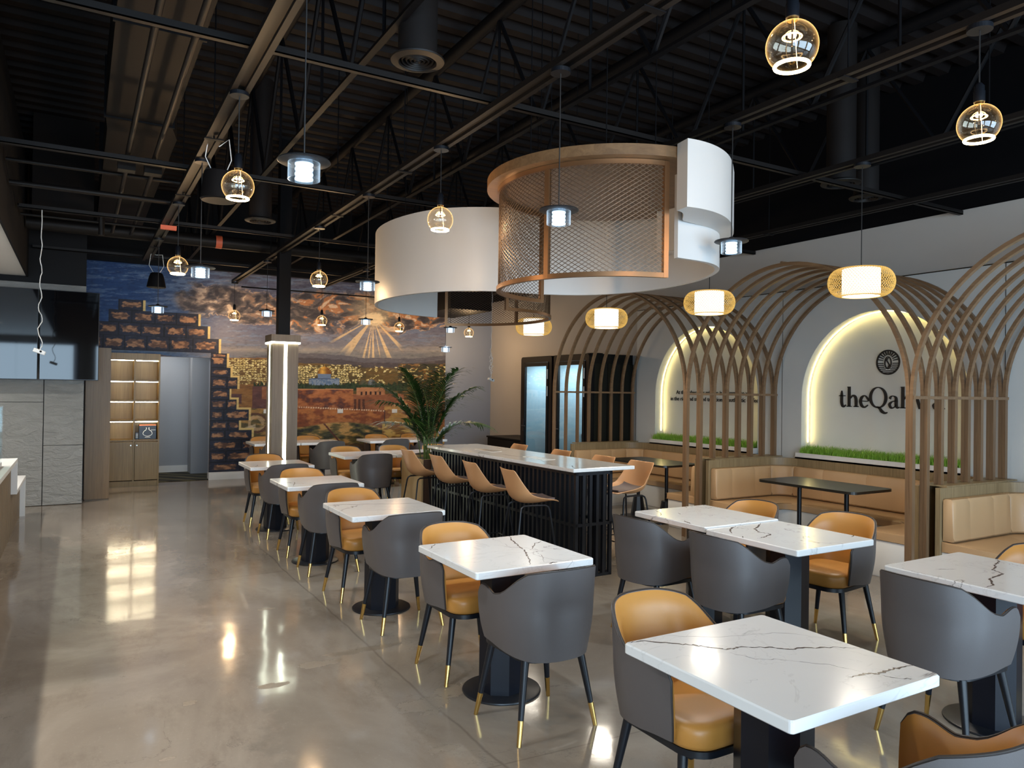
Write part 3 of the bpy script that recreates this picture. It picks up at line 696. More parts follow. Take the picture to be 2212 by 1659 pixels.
vR2 = [([(.33, .151), (.295, .112), (.184, .083), (.135, .052), (.06, .028), (.022, -.036), (-.145, -.062), (-.257, -.133), (-.345, -.139)], .0065), ([(-.194, .172), (-.098, .123)], .0022)]
table(2.015, 1.69, 'nearest marble-topped table, bottom right, with one long dark vein across it', v0)
table(2.012, 3.51, 'marble table with a jagged branching vein, second in the aisle row', v1)
table(1.97, 5.25, 'marble table third in the aisle row, beside the bar stools', v2)
table(1.945, 6.95, 'marble table fourth in the aisle row, second from the lit column', [([(-.3, -.35), (-.2, .0)], .003)])
table(1.975, 8.73, 'marble table farthest in the aisle row, just before the lit column', [([(-.3, -.33), (-.22, -.1)], .003)])
table(3.865, 3.86, 'far one of two touching marble tables, between bar and arched booths', vR1, dz=.009)
table(3.85, 3.135, 'near one of two touching marble tables, yellow light reflected on it', vR)
table(3.96, 1.985, 'marble table at the right edge of the photo with a zigzag vein', vR2)
for i, lb in enumerate(('left one of three joined marble tables behind the aisle row', 'middle one of three joined marble tables behind the aisle row', 'right one of three joined marble tables, hidden behind a bar stool and palm')):
    table(3.295+.71*i, 9.60, lb, [([(-.1+.05*i, -.2), (.08, -.12)], .003)])
table(2.68, 12.09, 'marble table by the mural, its middle hidden by the lit column', [([(-.3, -.3), (-.24, -.1)], .003)]); table(3.39, 12.09, 'marble table by the mural, just right of the lit column')
table(4.53, 12.12, 'left one of two joined marble tables by the mural, near the palm'); table(5.24, 12.12, 'marble table by the mural, half hidden behind the palm')
gA, gF, gB, gM = 'armchairs along the aisle row', 'armchairs by the booths', 'armchairs at the joined tables', 'armchairs beside the mural'
chair(1.975, 3.11, 2, 'grey-backed armchair at centre, back to camera, near side of second aisle table', gA)
chair(1.98, 3.885, 181, 'tan-lined armchair facing the camera behind the second aisle table', gA)
chair(1.955, 1.20, -2, 'grey-backed armchair cut off at the bottom right corner, nearest of all', gA)
chair(2.02, 2.10, 180, 'tan-lined armchair behind the nearest table, large at bottom centre right', gA)
chair(1.97, 4.85, 1, 'grey-backed armchair on the near side of the third aisle table', gA)
chair(1.95, 5.70, 183, 'tan-lined armchair behind the third aisle table', gA)
chair(1.955, 6.57, -1, 'grey-backed armchair on the near side of the fourth aisle table', gA)
chair(1.96, 7.37, 180, 'tan-lined armchair behind the fourth aisle table', gA)
chair(1.975, 8.34, 2, 'grey-backed armchair on the near side of the farthest aisle table', gA)
chair(1.96, 9.13, 179, 'tan-lined armchair just in front of the lit column', gA)
chair(3.42, 3.86, -88, 'grey-backed armchair at the farther of two touching tables, left side', gF)
chair(3.45, 3.16, -91, 'grey-backed armchair at the nearer of two touching tables, left side', gF)
chair(4.27, 3.93, 92, 'tan-lined armchair at the farther of two touching tables, mostly hidden', gF)
chair(4.385, 3.22, 97, 'tan-lined armchair fully in view, open side towards the near touching table', gF)
chair(3.57, 1.99, -92, 'large grey-backed armchair at the right edge table, brass feet showing', gF)
chair(4.42, 2.02, 90, 'tan-lined armchair sliver at the right edge beyond the zigzag-veined table', gF)
for i, (xx, lb) in enumerate(((3.25, 'tan-lined armchair at the left joined table, back row side'), (3.96, 'tan-lined armchair at the middle joined table, back row side'), (4.62, 'tan-lined armchair at the right joined table, under the palm fronds'))): chair(xx, 9.99, 180, lb, gB)
for i, (xx, lb) in enumerate(((3.28, 'grey-backed armchair in full view before the joined tables'), (3.98, 'grey-backed armchair before the middle joined table, partly behind the planter'), (4.55, 'grey-backed armchair before the right joined table, behind a stool'))): chair(xx, 9.17, -1+i, lb, gB)
for xx, yy, rz, lb in ((2.66, 12.48, 180, 'tan-lined armchair against the mural left of the lit column'), (3.38, 12.48, 180, 'tan-lined armchair against the mural right of the lit column'),
                       (2.66, 11.68, 0, 'grey-backed armchair mostly hidden behind the lit column'), (3.40, 11.55, 3, 'grey-backed armchair in view right of the lit column'),
                       (4.62, 12.52, 180, 'tan-lined armchair against the mural under the middle outlet'), (5.30, 12.52, 180, 'tan-lined armchair against the mural under the rightmost outlet'),
                       (4.55, 11.70, 0, 'left grey-backed armchair at the mural tables near the palm'), (5.16, 11.70, 2, 'grey-backed armchair right behind the palm stems')): chair(xx, yy, rz, lb, gM)

# ================================================================== BAR TABLE AND STOOLS
bt = thing('bar_table', 'long high bar table with marble top and black slatted frame', 'bar table', (3.70, 5.21, 0), math.radians(1.6))
bm = nb(); box(bm, -.03, .66, 0, 2.91, .928, .96); bmesh.ops.bevel(bm, geom=bm.edges[:], offset=.004, segments=1, affect='EDGES')
for v in ([(.0, .0), (.05, .12), (.14, .25)], [(.11, 0), (.06, .06)], [(-.03, 1.9), (.03, 1.93), (.05, 2.05)], [(.0, .35), (.2, .9), (.15, 1.6)]): vein_strip(bm, v, .004 if v[-1][1] > 1.5 else .006, .9604)
link('tabletop', bm, [M['marble'], M['vein']], bt)
bm = nb()
for z0, z1 in ((.895, .926), (.45, .475), (.0, .025)):
    for xa in (.02, .395): box(bm, xa, xa+.03, .03, 2.88, z0, z1)
    for ya in (.03, 2.85): box(bm, .02, .425, ya, ya+.03, z0, z1)
link('frame', bm, M['black_metal'], bt)
n = 40
for xa in (.0205, .3955):
    for k in range(n):
        ya = .03+2.82*k/(n-1); bm = nb(); box(bm, xa-.002, xa+.030, ya, ya+.029, .02, .90); link('slat', bm, M['black_metal'], bt)
for ya in (.0285, 2.852):
    for k in range(1, 5):
        xa = .02+.375*k/5; bm = nb(); box(bm, xa, xa+.03, ya, ya+.03, .02, .90); link('slat', bm, M['black_metal'], bt)
for k, ya in enumerate((.98, 1.98)):
    bm = nb(); pl = rrect(.20, .34, ya-.20, ya+.20, .02, 4); pi = rrect(.208, .332, ya-.192, ya+.192, .016, 4)
    a = [bm.verts.new((x, y, .9618)) for x, y in pl]; b = [bm.verts.new((x, y, .9618)) for x, y in pi]; m_ = len(a)
    for i in range(m_): bm.faces.new((a[i], a[(i+1) % m_], b[(i+1) % m_], b[i]))
    f = bm.faces.new([bm.verts.new((x, y, .9612)) for x, y in pi]); f.material_index = 1
    for i in range(m_): bm.faces.new((a[i], a[(i+1) % m_], *[bm.verts.new((*p, .960)) for p in (pl[(i+1) % m_], pl[i])]))
    o = link('socket_cover', bm, [M['plastic_white'], M['steel']], bt)

def make_stool():
    s = thing('bar_stool', 'x', 'stool')
    prof = [(.215, .655), (.19, .668), (.12, .655), (.04, .642), (-.05, .640), (-.12, .655), (-.168, .695), (-.195, .76), (-.212, .84), (-.226, .91), (-.233, .945)]
    hw = [.165, .195, .215, .222, .225, .225, .222, .217, .211, .203, .178]; cu = [.002, .010, .035, .06, .085, .105, .110, .095, .06, .032, .016]
    def grid(off):
        G = []
        for i, (y, z) in enumerate(prof):
            a = prof[max(0, i-1)]; b = prof[min(len(prof)-1, i+1)]; d = Vector((0, b[0]-a[0], b[1]-a[1])).normalized(); nrm = Vector((0, d.z, -d.y))
            row = []
            for k in range(21):
                u = -1+k/10; p = Vector((hw[i]*u*(1-.08*abs(u)**4*(cu[i] > .03)), y, z))+nrm*(cu[i]*abs(u)**2.4)+nrm*off; row.append(p)
            G.append(row)
        return G
    bm = nb(); grid_solid(grid(0), grid(.010), bm); fixn(bm); bmesh.ops.subdivide_edges(bm, edges=[], cuts=0); o = link('seat_shell', bm, M['stool_tan'], s, True)
    md = o.modifiers.new('subd', 'SUBSURF'); md.levels = 1; md.render_levels = 1
    A = grid(.0115)[1:7]; B = grid(.024)[1:7]; A = [r[3:18] for r in A]; B = [r[3:18] for r in B]; bm = nb(); grid_solid(A, B, bm); fixn(bm); link('seat_pad', bm, M['stool_pad'], s, True)
    for sx in (-1, 1):
        for sy in (-1, 1):
            bm = nb(); tube(bm, [(sx*.13, 0, .634), (sx*.135, sy*.10, .632), (sx*.142, sy*.125, .618), (sx*.15, sy*.135, .59), (sx*.215, sy*.215, 0)], .0085, 8); link('leg', bm, M['black_metal'], s, True)
    bm = nb(); q = [(sx*.192, sy*.187, .205) for sx, sy in ((-1, -1), (1, -1), (1, 1), (-1, 1))]
    for a, b in zip(q, q[1:]+q[:1]): tube(bm, [a, b], .0055, 6)
    link('footrest', bm, M['black_metal'], s, True)
    return s
ST = make_stool(); su = [False]
def stool(x, y, deg, label, group):
    if not su[0]:
        su[0] = True; ST.location = (x, y, 0); ST.rotation_euler = (0, 0, math.radians(deg)); ST['label'] = label; ST['group'] = group
    else: dup(ST, (x, y, 0), math.radians(deg), label, group)
gl_, gr_ = 'tan stools on the aisle side of the bar table', 'tan stools on the booth side of the bar table'
for i, (x, y, lb) in enumerate(((3.40, 7.78, 'tan bar stool beside the palm planter, farthest on the aisle side'), (3.42, 7.04, 'tan bar stool on the aisle side, second from the palm planter'),
                           (3.43, 6.28, 'tan bar stool on the aisle side, third from the palm planter'), (3.44, 5.56, 'tan bar stool fully in profile, nearest on the aisle side'))): stool(x, y, -90-3*i, lb, gl_)
for i, (x, y, lb) in enumerate(((4.62, 8.02, 'bar stool back showing over the bar, farthest on the booth side'), (4.62, 7.08, 'bar stool back over the bar, second farthest on booth side'),
                           (4.62, 6.28, 'bar stool back over the bar, third, before the bench end'), (4.60, 5.66, 'bar stool at the near end of the bar table, booth side, seat in view'))): stool(x, y, 90, lb, gr_)

# ================================================================== BOOTHS
D = [1.00, 3.63, 6.255, 8.96]            # the four divider lines
XF, XW = 6.20, 7.44
def upath(d, yn, yf, n_side=10, n_arc=7, n_back=14):
    """plan points of the U at inset d: far side -> wall -> near side"""
    r = max(.30-d, .10); ya, yb, xw = yf-d, yn+d, XW-d; P = []
    for i in range(n_side+1): P.append((lerp(XF, xw-r, i/n_side), ya))
    for i in range(1, n_arc+1): a = PI/2-PI/2*i/n_arc; P.append((xw-r+r*math.cos(a), ya-r+r*math.sin(a)))
    for i in range(1, n_back+1): P.append((xw, lerp(ya-r, yb+r, i/n_back)))
    for i in range(1, n_arc+1): a = -PI/2*i/n_arc; P.append((xw-r+r*math.cos(a), yb+r+r*math.sin(a)))
    for i in range(1, n_side+1): P.append((lerp(xw-r, XF, i/n_side), yb))
    return P
def usweep(name, sect, yn, yf, m, parent, i0=0, i1=None, seams=(), x_in=0.0):
    cache = {}
    def path(d):
        if d not in cache: cache[d] = upath(d, yn, yf)
        return cache[d]
    n = len(path(0)); i1 = n-1 if i1 is None else i1; stn = []
    for i in range(i0, i1+1):
        k = 0.0
        for dd, z in sect: pass
        st = []
        for dd, z in sect:
            q = path(round(dd, 4)); p = q[i]; x = p[0]
            if i == 0 or i == n-1: x += x_in
            st.append(Vector((x, p[1], z)))
        if i in (i0, i1) and len(sect) > 4:
            c = sum(st, Vector())/len(st); st2 = [c+(p-c)*.86 for p in st]
            dirv = Vector((path(0)[min(i+1, n-1)][0]-path(0)[max(i-1, 0)][0], path(0)[min(i+1, n-1)][1]-path(0)[max(i-1, 0)][1], 0)).normalized()*.012
            if i == i0: stn.append(st2); stn.append([p+dirv for p in st])
            else: stn.append([p-dirv for p in st]); stn.append(st2)
        else:
            if i in seams:
                dirv = Vector((path(0)[i+1][0]-path(0)[i-1][0], path(0)[i+1][1]-path(0)[i-1][1], 0)).normalized()*.006
                c = sum(st, Vector())/len(st); stn += [[p-dirv for p in st], [c+(p-c)*.972 for p in st], [p+dirv for p in st]]
            else: stn.append(st)
    bm = nb(); sweep(bm, None, stn); fixn(bm); return link(name, bm, m, parent, True)
def booth(yn, yf, label):
    b = thing('booth_bench', label, 'bench', (0, 0, 0), 0, 'U-shaped booth benches')
    usweep('back_panel', [(0, 0), (.04, 0), (.04, .86), (0, .86)], yn, yf, M['bench_wood'], b)
    usweep('plinth', [(.041, .0), (.50, .0), (.50, .035), (.515, .04), (.515, .325), (.041, .325)], yn, yf, M['white_paint'], b, x_in=.02)
    sec = [(.042, .328), (.528, .328), (.535, .335), (.535, .392), (.520, .405), (.042, .412)]
    usweep('seat_cushion', sec, yn, yf, M['bench_tan'], b, 0, 48, (), .015)
    bm = nb()
    for zz, dd in ((.333, .536), (.399, .531)): tube(bm, [(x+.01, y, zz) for x, y in upath(dd, yn, yf)], .004, 4)
    link('piping', bm, M['bench_edge'], b)
    bs = [(.042, .42), (.125, .42), (.140, .435), (.128, .745), (.110, .768), (.060, .772), (.042, .76)]
    for i0, i1, se in ((0, 10, (3, 7)), (10, 17, ()), (17, 31, (20, 24, 28)), (31, 38, ()), (38, 48, (41, 45))): usweep('back_cushion', bs, yn, yf, M['bench_tan'], b, i0, i1, se, .03)
    return b
booth(D[1]+.07, D[2]-.07, 'U-shaped tan booth bench with wood back, middle booth under the large sign')
booth(D[2]+.07, D[3]-.07, 'U-shaped tan booth bench with wood back, far booth beside the dark cabins')
booth(D[0]+.07, D[1]-.07, 'U-shaped tan booth bench cut by the right edge of the photo')
# grass planters under the niches
for k, cy in enumerate((4.95, 7.565, 2.33)):
    p = thing('grass_planter', ('long white trough of grass under the large lit sign', 'long white trough of grass in the far niche with small lettering', 'long white trough of grass in the niche right of the photo')[k], 'planter', (XR, cy, .86), 0, 'grass planters in the niches')
    bm = nb(); box(bm, -.10, -.085, -.98, .98, 0, .07); box(bm, .12, .135, -.96, .96, .071, .11); box(bm, -.10, -.002, -.98, .98, 0, .02)
    for s in (-1, 1): box(bm, -.085, -.002, s*.972-.008, s*.972+.008, .02, .07)
    link('trough', bm, M['white_paint'], p)
    bm = nb(); box(bm, -.084, -.002, -.96, .96, .02, .06); box(bm, -.002, .118, -.96, .96, .071, .078); link('soil', bm, M['soil'], p)
    rnd = random.Random(k+3); bm = nb()
    for i in range(5200 if k < 2 else 1500):
        x = rnd.uniform(-.080, .11); y = rnd.uniform(-.955, .955); h = rnd.uniform(.035, .105)*(1.25 if rnd.random() < .1 else 1); a = rnd.uniform(0, 2*PI)
        lx, ly = math.cos(a)*h*rnd.uniform(.2, .8), math.sin(a)*h*rnd.uniform(.2, .9); wx, wy = -math.sin(a)*.0022, math.cos(a)*.0022; z0 = .06 if x < 0 else .077
        if x+lx < -.10: lx = -lx
        v = [bm.verts.new((x-wx, y-wy, z0)), bm.verts.new((x+wx, y+wy, z0)), bm.verts.new((x+wx*.8+lx*.4, y+wy*.8+ly*.4, z0+h*.6)), bm.verts.new((x-wx*.8+lx*.4, y-wy*.8+ly*.4, z0+h*.6)), bm.verts.new((x+lx, y+ly, z0+h*.92))]
        bm.faces.new((v[0], v[1], v[2], v[3])); bm.faces.new((v[3], v[2], v[4]))
    g = link('grass', bm, M['grass'], p); g['kind'] = 'stuff'
# light strip in each niche
for k, cy in enumerate((4.95, 7.565, 2.33)):
    r = NR-.004; P = [(XR+.118, cy-r, NB+.12)]+[(XR+.118, cy-r*math.cos(PI*i/40), NSP+r*math.sin(PI*i/40)) for i in range(41)]+[(XR+.118, cy+r, NB+.12)]
    bm = nb(); tube(bm, P, .0045, 6)
    tag(link('light_strip', bm, M['led_warm']), ('glowing yellow light strip round the niche of the large sign', 'glowing yellow light strip round the niche of the small lettering', 'glowing yellow light strip in the niche right of the photo')[k], 'light strip', 'light strips in the niches')
# arched trellis: screens of posts on the divider lines, and barrel arches of ribs
XS = [5.955+.207*i for i in range(8)]
names = ('slatted post screen right of the photo edge', 'slatted post screen between the right booth and the sign booth', 'slatted post screen between the sign booth and the far booth', 'slatted post screen in front of the dark phone cabins')
SPR = 1.63
for k, y in enumerate(D):
    s = thing('post_screen', names[k], 'screen', (0, y, 0), 0, 'slatted wooden post screens')
    for i, x in enumerate(XS):
        z0 = 0 if i < 2 else .874
        if k == 0 or k == 3: yy = [(-.015, .015)]
        else: yy = [(-.031, -.0005), (.0005, .031)]
        bm = nb()
        for a, b in yy: box(bm, x-.021, x+.021, a, b, z0, SPR)
        link('post', bm, M['trellis'], s)
    yb = -.040 if k else -.023; bm = nb(); box(bm, XS[0]-.018, XS[-1]+.021, yb, yb+.008, SPR-.030, SPR-.004)
    link('crossbar', bm, M['trellis_arc'], s)
    bm = nb(); lo, hi = (-.072 if k > 0 else -.02), (.072 if k < 3 else .0165)
    if k == 3: lo, hi = -.115, .03
    if k == 0: lo, hi = -.03, .115
    box(bm, 6.30, 7.44, lo-.036 if k in (1, 2) else lo, hi+.036 if k in (1, 2) else hi, .861, .873)
    link('ledge', bm, M['bench_wood'], s)
an = ('wooden barrel arch of ribs cut by the right edge of the photo', 'wooden barrel arch of ribs over the middle booth and large sign', 'wooden barrel arch of ribs over the far booth')
for k in range(3):
    y0, y1 = D[k]+(.015 if k else 0), D[k+1]-(.015 if k < 2 else 0); cy = (y0+y1)/2; R = (y1-y0)/2; H = 1.27
    a = thing('barrel_arch', an[k], 'arch', (0, cy, SPR), 0, 'wooden barrel arches over the booths')
    for x in XS:
        bm = nb(); N = 40; st = []
        for i in range(N+1):
            th = PI*i/N; c, s_ = math.cos(th), math.sin(th)
            st.append([Vector((x+dx, (R+dr)*c, (H+dr)*s_)) for dx, dr in ((-.021, -.015), (.021, -.015), (.021, .015), (-.021, .015))])
        sweep(bm, None, st); fixn(bm); link('rib', bm, M['trellis_arc'], a)
    bm = nb(); box(bm, XS[0]-.02, XS[-1]+.02, -.012, .012, H+.016, H+.030); link('ridge_bar', bm, M['trellis_arc'], a)
# black booth tables
for k, (y, lb) in enumerate(((4.80, 'black two-post table in the middle booth under the large sign'), (7.33, 'black two-post table in the far booth'))):
    t = thing('booth_table', lb, 'table', (6.40, y, 0), 0, 'black booth tables')
    bm = nb(); prism(bm, rrect(-.31, .31, -.56, .56, .07, 6), .715, .74); link('tabletop', bm, M['black_top'], t)
    for s in (-1, 1):
        bm = nb(); cyl(bm, (s*.0, s*.27, .012), (s*.0, s*.27, .715), .022, .022, 20); o = link('post', bm, M['black_metal'], t, True)
        bm = nb(); lathe(bm, [(.098, .013), (.060, .26), (.050, .27), (.023, .272)], 10, (0, s*.27, 0)); link('cone_foot', bm, M['black_metal'], o)
    bm = nb(); prism(bm, rrect(-.22, .22, -.40, .40, .05, 5), 0, .012); link('base', bm, M['black_metal'], t)

# ================================================================== SIGNS IN THE NICHES
def stroke(bm, pts, ws, x0, x1, smooth_n=8, closed=False):
    """pts [(u,v)] in sign metres, variable width, extruded from plane x1 to x0; u runs to -Y"""
    def cat(a, b, c, d, t): return .5*((2*b)+(-a+c)*t+(2*a-5*b+4*c-d)*t*t+(-a+3*b-3*c+d)*t**3)
    n = len(pts); P = []; W = []
    rng = range(n if closed else n-1)
    for i in rng:
        g = lambda j: pts[j % n] if closed else pts[min(max(j, 0), n-1)]
        gw = lambda j: ws[j % n] if closed else ws[min(max(j, 0), n-1)]
        for k in range(smooth_n):
            t = k/smooth_n; P.append((cat(g(i-1)[0], g(i)[0], g(i+1)[0], g(i+2)[0], t), cat(g(i-1)[1], g(i)[1], g(i+1)[1], g(i+2)[1], t))); W.append(lerp(gw(i), gw(i+1), t))
    if not closed: P.append(pts[-1]); W.append(ws[-1])
    m = len(P); L = []; Rr = []
    for i in range(m):
        a = P[(i-1) % m] if closed else P[max(i-1, 0)]; b = P[(i+1) % m] if closed else P[min(i+1, m-1)]
        dx, dy = b[0]-a[0], b[1]-a[1]; l = math.hypot(dx, dy) or 1; nx_, ny_ = -dy/l, dx/l
        L.append((P[i][0]+nx_*W[i]/2, P[i][1]+ny_*W[i]/2)); Rr.append((P[i][0]-nx_*W[i]/2, P[i][1]-ny_*W[i]/2))
    q = lambda p, x: bm.verts.new((x, -p[0], p[1]))
    A = [(q(L[i], x0), q(Rr[i], x0), q(L[i], x1), q(Rr[i], x1)) for i in range(m)]
    for i in range(m if closed else m-1):
        a, b = A[i], A[(i+1) % m]
        bm.faces.new((a[0], a[1], b[1], b[0])); bm.faces.new((a[0], b[0], b[2], a[2])); bm.faces.new((a[1], a[3], b[3], b[1]))
    if not closed:
        bm.faces.new((A[0][0], A[0][2], A[0][3], A[0][1])); bm.faces.new((A[-1][0], A[-1][1], A[-1][3], A[-1][2]))
X1 = -.001; X0 = -.012
sg = thing('wall_sign', 'large black lettered sign with round bean emblem in the middle niche', 'sign', (XR+.165, 4.93, 1.49), 0)
TK, TN, XH, AH = .034, .010, .130, .232           # stem, hairline, x-height, ascender
def serif(bm, u, v, w=.030, up=False): stroke(bm, [(u-w, v), (u+w, v)], [TN, TN], X0, X1, 1)
def letter(ch, u):
    bm = nb()
    S = lambda p, ws, n=8, cl=False: stroke(bm, [(u+a, b) for a, b in p], ws, X0, X1, n, cl)
    if ch == 't': S([(.035, .185), (.034, .13), (.034, .05), (.046, .010), (.066, .002), (.088, .022)], [TN, TK, TK, TK*.9, .018, TN]); S([(.0, XH-.004), (.080, XH-.004)], [TN, TN], 1); wd = .10
    if ch == 'h':
        S([(.03, 0), (.03, AH)], [TK, TK], 1); S([(.008, AH-.005), (.03, AH-.005)], [TN, TN], 1); S([(.045, .095), (.075, .128), (.105, .118), (.118, .08), (.118, .0)], [TN, .018, TK*.9, TK, TK])
        serif(bm, u+.03, .005); serif(bm, u+.118, .005); wd = .158
    if ch == 'e': S([(.026, .070), (.106, .070), (.103, .098), (.068, .131), (.030, .108), (.016, .064), (.032, .018), (.068, .0), (.108, .026)], [TN, TN, .022, TN, TK*.9, TK, TK*.95, .018, TN]); wd = .125
    if ch == 'a': S([(.020, .100), (.036, .126), (.066, .130), (.090, .112), (.094, .08), (.094, .03), (.108, .004), (.130, .012)], [.028, .014, TN, TK*.8, TK, TK, .02, TN]); S([(.094, .078), (.05, .070), (.018, .040), (.034, .004), (.066, .006), (.094, .034)], [TN, TN, TK*.9, TK*.7, TN, TN]); wd = .138
    if ch == 'Q':
        pts = [(.105+.092*math.sin(2*PI*i/16), .112+.112*math.cos(2*PI*i/16)) for i in range(16)]; S(pts, [TN+(TK-TN)*abs(math.sin(2*PI*i/16))**1.4 for i in range(16)], 4, True)
        S([(.085, .010), (.12, -.004), (.15, -.040), (.185, -.058), (.215, -.050)], [TN, TK*.8, TK, TK*.7, TN]); wd = .222
    if ch == 'w':
        S([(.022, XH-.002), (.062, .0)], [TK, TK*.8], 1); S([(.062, .0), (.098, XH-.004)], [TN, TN], 1); S([(.090, XH-.004), (.132, .0)], [TK, TK*.8], 1); S([(.132, 0), (.168, XH-.004)], [TN, TN], 1)
        serif(bm, u+.022, XH-.004, .026); serif(bm, u+.096, XH-.004, .024); serif(bm, u+.168, XH-.004, .02); wd = .19
    bmesh.ops.translate(bm, verts=bm.verts, vec=(0, 0, 0)); fixn(bm); link('letter', bm, M['ink'], sg); return u+wd
u = -.60
for ch in 'theQahwa': u = letter(ch, u)
em = nb(); R_ = .130; cv = .50
ring = [(math.sin(2*PI*i/32)*R_, cv+math.cos(2*PI*i/32)*R_) for i in range(32)]; stroke(em, ring, [.016]*32, X0, X1, 3, True)
bean = [(math.sin(2*PI*i/16)*.036, cv-.005+math.cos(2*PI*i/16)*.066) for i in range(16)]; stroke(em, bean, [.010]*16, X0, X1, 3, True)
stroke(em, [(.010, cv+.056), (-.014, cv+.025), (.004, cv-.01), (.014, cv-.035), (-.006, cv-.066)], [.004, .013, .010, .013, .004], X0, X1)
for i in range(-5, 6):
    a = i*PI/12; stroke(em, [(math.sin(a)*.060, cv+math.cos(a)*.080), (math.sin(a)*.124, cv+math.cos(a)*.124)], [.008, .013], X0, X1, 1)
for j in range(6):
    zz = cv-.012-.0205*j; half = math.sqrt(max(0, .124**2-(zz-cv)**2)); inner = .046*math.sqrt(max(0, 1-((zz-cv+.005)/.078)**2)) if zz > cv-.083 else 0
    if inner > 0:
        for s in (-1, 1): stroke(em, [(s*(inner+.008), zz), (s*half, zz)], [.010, .010], X0, X1, 1)
    else: stroke(em, [(-half, zz), (half, zz)], [.010, .010], X0, X1, 1)
fixn(em); link('emblem', em, M['ink'], sg)
tx = thing('wall_lettering', 'two lines of small black lettering in the far niche', 'sign', (XR+.165, 7.54, 1.5), 0)
for j, (line, zz) in enumerate((('At theQahwa our mission is to immerse you', .105), ('in the rich and storied tradition of authentic coffee.', .010))):
    cu_ = bpy.data.curves.new('line', 'FONT'); cu_.body = line; cu_.align_x = 'CENTER'; cu_.size = .088; cu_.extrude = .003; cu_.space_character = 1.0; cu_.offset = .0004
    to = bpy.data.objects.new('tmp', cu_); C.objects.link(to); dg = bpy.context.evaluated_depsgraph_get(); me = bpy.data.meshes.new_from_object(to.evaluated_get(dg)); bpy.data.objects.remove(to)
    me.materials.clear(); me.materials.append(M['ink']); o = bpy.data.objects.new('text_line', me); C.objects.link(o); o.parent = tx
    wdt = max(v.co.x for v in me.vertices)-min(v.co.x for v in me.vertices); sc_ = (1.66, 1.62)[j]/wdt if j else 1.40/wdt
    sc_ = (1.44 if j == 0 else 1.68)/wdt
    o.scale = (sc_, sc_*1.0, 1); o.location = (-.0045, 0, zz); o.rotation_euler = (PI/2, 0, -PI/2)

# ================================================================== CEILING: tracks, struts, joists, ducts, pipes
ZT = 3.38
TX = (.80, 2.24, 3.65, 5.10, 6.52)
tl = ('leftmost dark light track running to the mural, speaker hung beside it', 'dark light track running above the aisle tables', 'dark light track passing behind the white ribbon', 'dark light track carrying the rattan lamps', 'dark light track nearest the right wall')
for k, x in enumerate(TX):
    t = thing('light_track', tl[k], 'light track', (x, 0, 0), 0, 'dark light tracks under the roof')
    y1 = (11.6, 13.1, 12.9, 12.9, 12.8)[k]
    bm = nb(); box(bm, -.055, -.022, -2.5, y1, ZT, ZT+.036); box(bm, .022, .055, -2.5, y1, ZT, ZT+.036); box(bm, -.022, .022, -2.5, y1, ZT+.022, ZT+.034); link('rail', bm, M['gunmetal'], t)
    for y in (.2, 2.6, 5.6, 7.4, 10.4):
        bm = nb(); box(bm, -.065, .065, y-.02, y+.02, ZT-.006, ZT); cyl(bm, (0, y, ZT), (0, y, 4.9), .005, .005, 6); link('hanger', bm, M['steel'] if False else M['joist'], t)
for k, (y, lb) in enumerate(((4.07, 'nearest dark cross channel over the tables'), (6.66, 'second dark cross channel, behind the wooden disc'), (9.02, 'third dark cross channel, far across the room'), (11.6, 'last dark cross channel before the mural'), (1.4, 'dark cross channel overhead, mostly above the photo'))):
    bm = nb(); box(bm, -.55 if k != 4 else 2.9, XR-.01, y-.02, y+.02, ZT+.037, ZT+.045); box(bm, -.55 if k != 4 else 2.9, XR-.01, y-.02, y-.016, ZT+.037, ZT+.078); box(bm, -.55 if k != 4 else 2.9, XR-.01, y+.016, y+.02, ZT+.037, ZT+.078)
    tag(link('cross_channel', bm, M['gunmetal']), lb, 'channel', 'dark cross channels')
# open web joists run towards the mural
for k, x in enumerate((1.52, 3.02, 4.52, 6.1)):
    t = thing('roof_joist', ('dark open web roof joist left of the aisle tables', 'dark open web roof joist above the aisle tables', 'dark open web roof joist above the wooden disc', 'dark open web roof joist near the right wall')[k], 'joist', (x, 0, 0), 0, 'dark roof joists')
    bm = nb(); cyl(bm, (0, -3.1, 4.80), (0, 13.7, 4.80), .06, .06, 10); link('top_chord', bm, M['joist'], t, True)
    bm = nb(); box(bm, -.022, .022, -3.1, 13.7, 3.68, 3.70); link('bottom_chord', bm, M['joist'], t)
    bm = nb(); y = -3.0; up = True
    while y < 13.0:
        tube(bm, [(0, y, 3.70), (0, y+.65, 4.75)], .018, 6); tube(bm, [(0, y+.65, 4.75), (0, y+1.3, 3.70)], .018, 6); tube(bm, [(0, y+.65, 4.75), (0, y+.65, 3.7)], .012, 5); y += 1.3
    link('web', bm, M['joist'], t)
# big rectangular duct at the left
d = thing('air_duct', 'large rectangular brown-grey duct high at the left', 'duct', (0, 0, 0))
bm = nb(); box(bm, .16, .66, -2.5, 7.0, 3.86, 4.35); link('duct_body', bm, M['dark_duct'], d)
bm = nb(); st = [[Vector(p) for p in ((.16, 7.0, 3.86), (.66, 7.0, 3.86), (.66, 7.0, 4.35), (.16, 7.0, 4.35))], [Vector(p) for p in ((.18, 7.35, 3.86), (.735, 7.35, 3.86), (.735, 7.35, 4.2), (.18, 7.35, 4.2))], [Vector(p) for p in ((.18, 11.6, 3.86), (.735, 11.6, 3.86), (.735, 11.6, 4.2), (.18, 11.6, 4.2))]]
sweep(bm, None, st); fixn(bm); link('duct_end', bm, M['dark_duct'], d)
bm = nb()
for y in (1.2, 3.2, 5.1, 6.98, 8.8):
    box(bm, .145, .68 if y < 7 else .75, y, y+.025, 3.845, 4.36)
    link('seam_flange', bm, M['joist'], d); bm = nb()
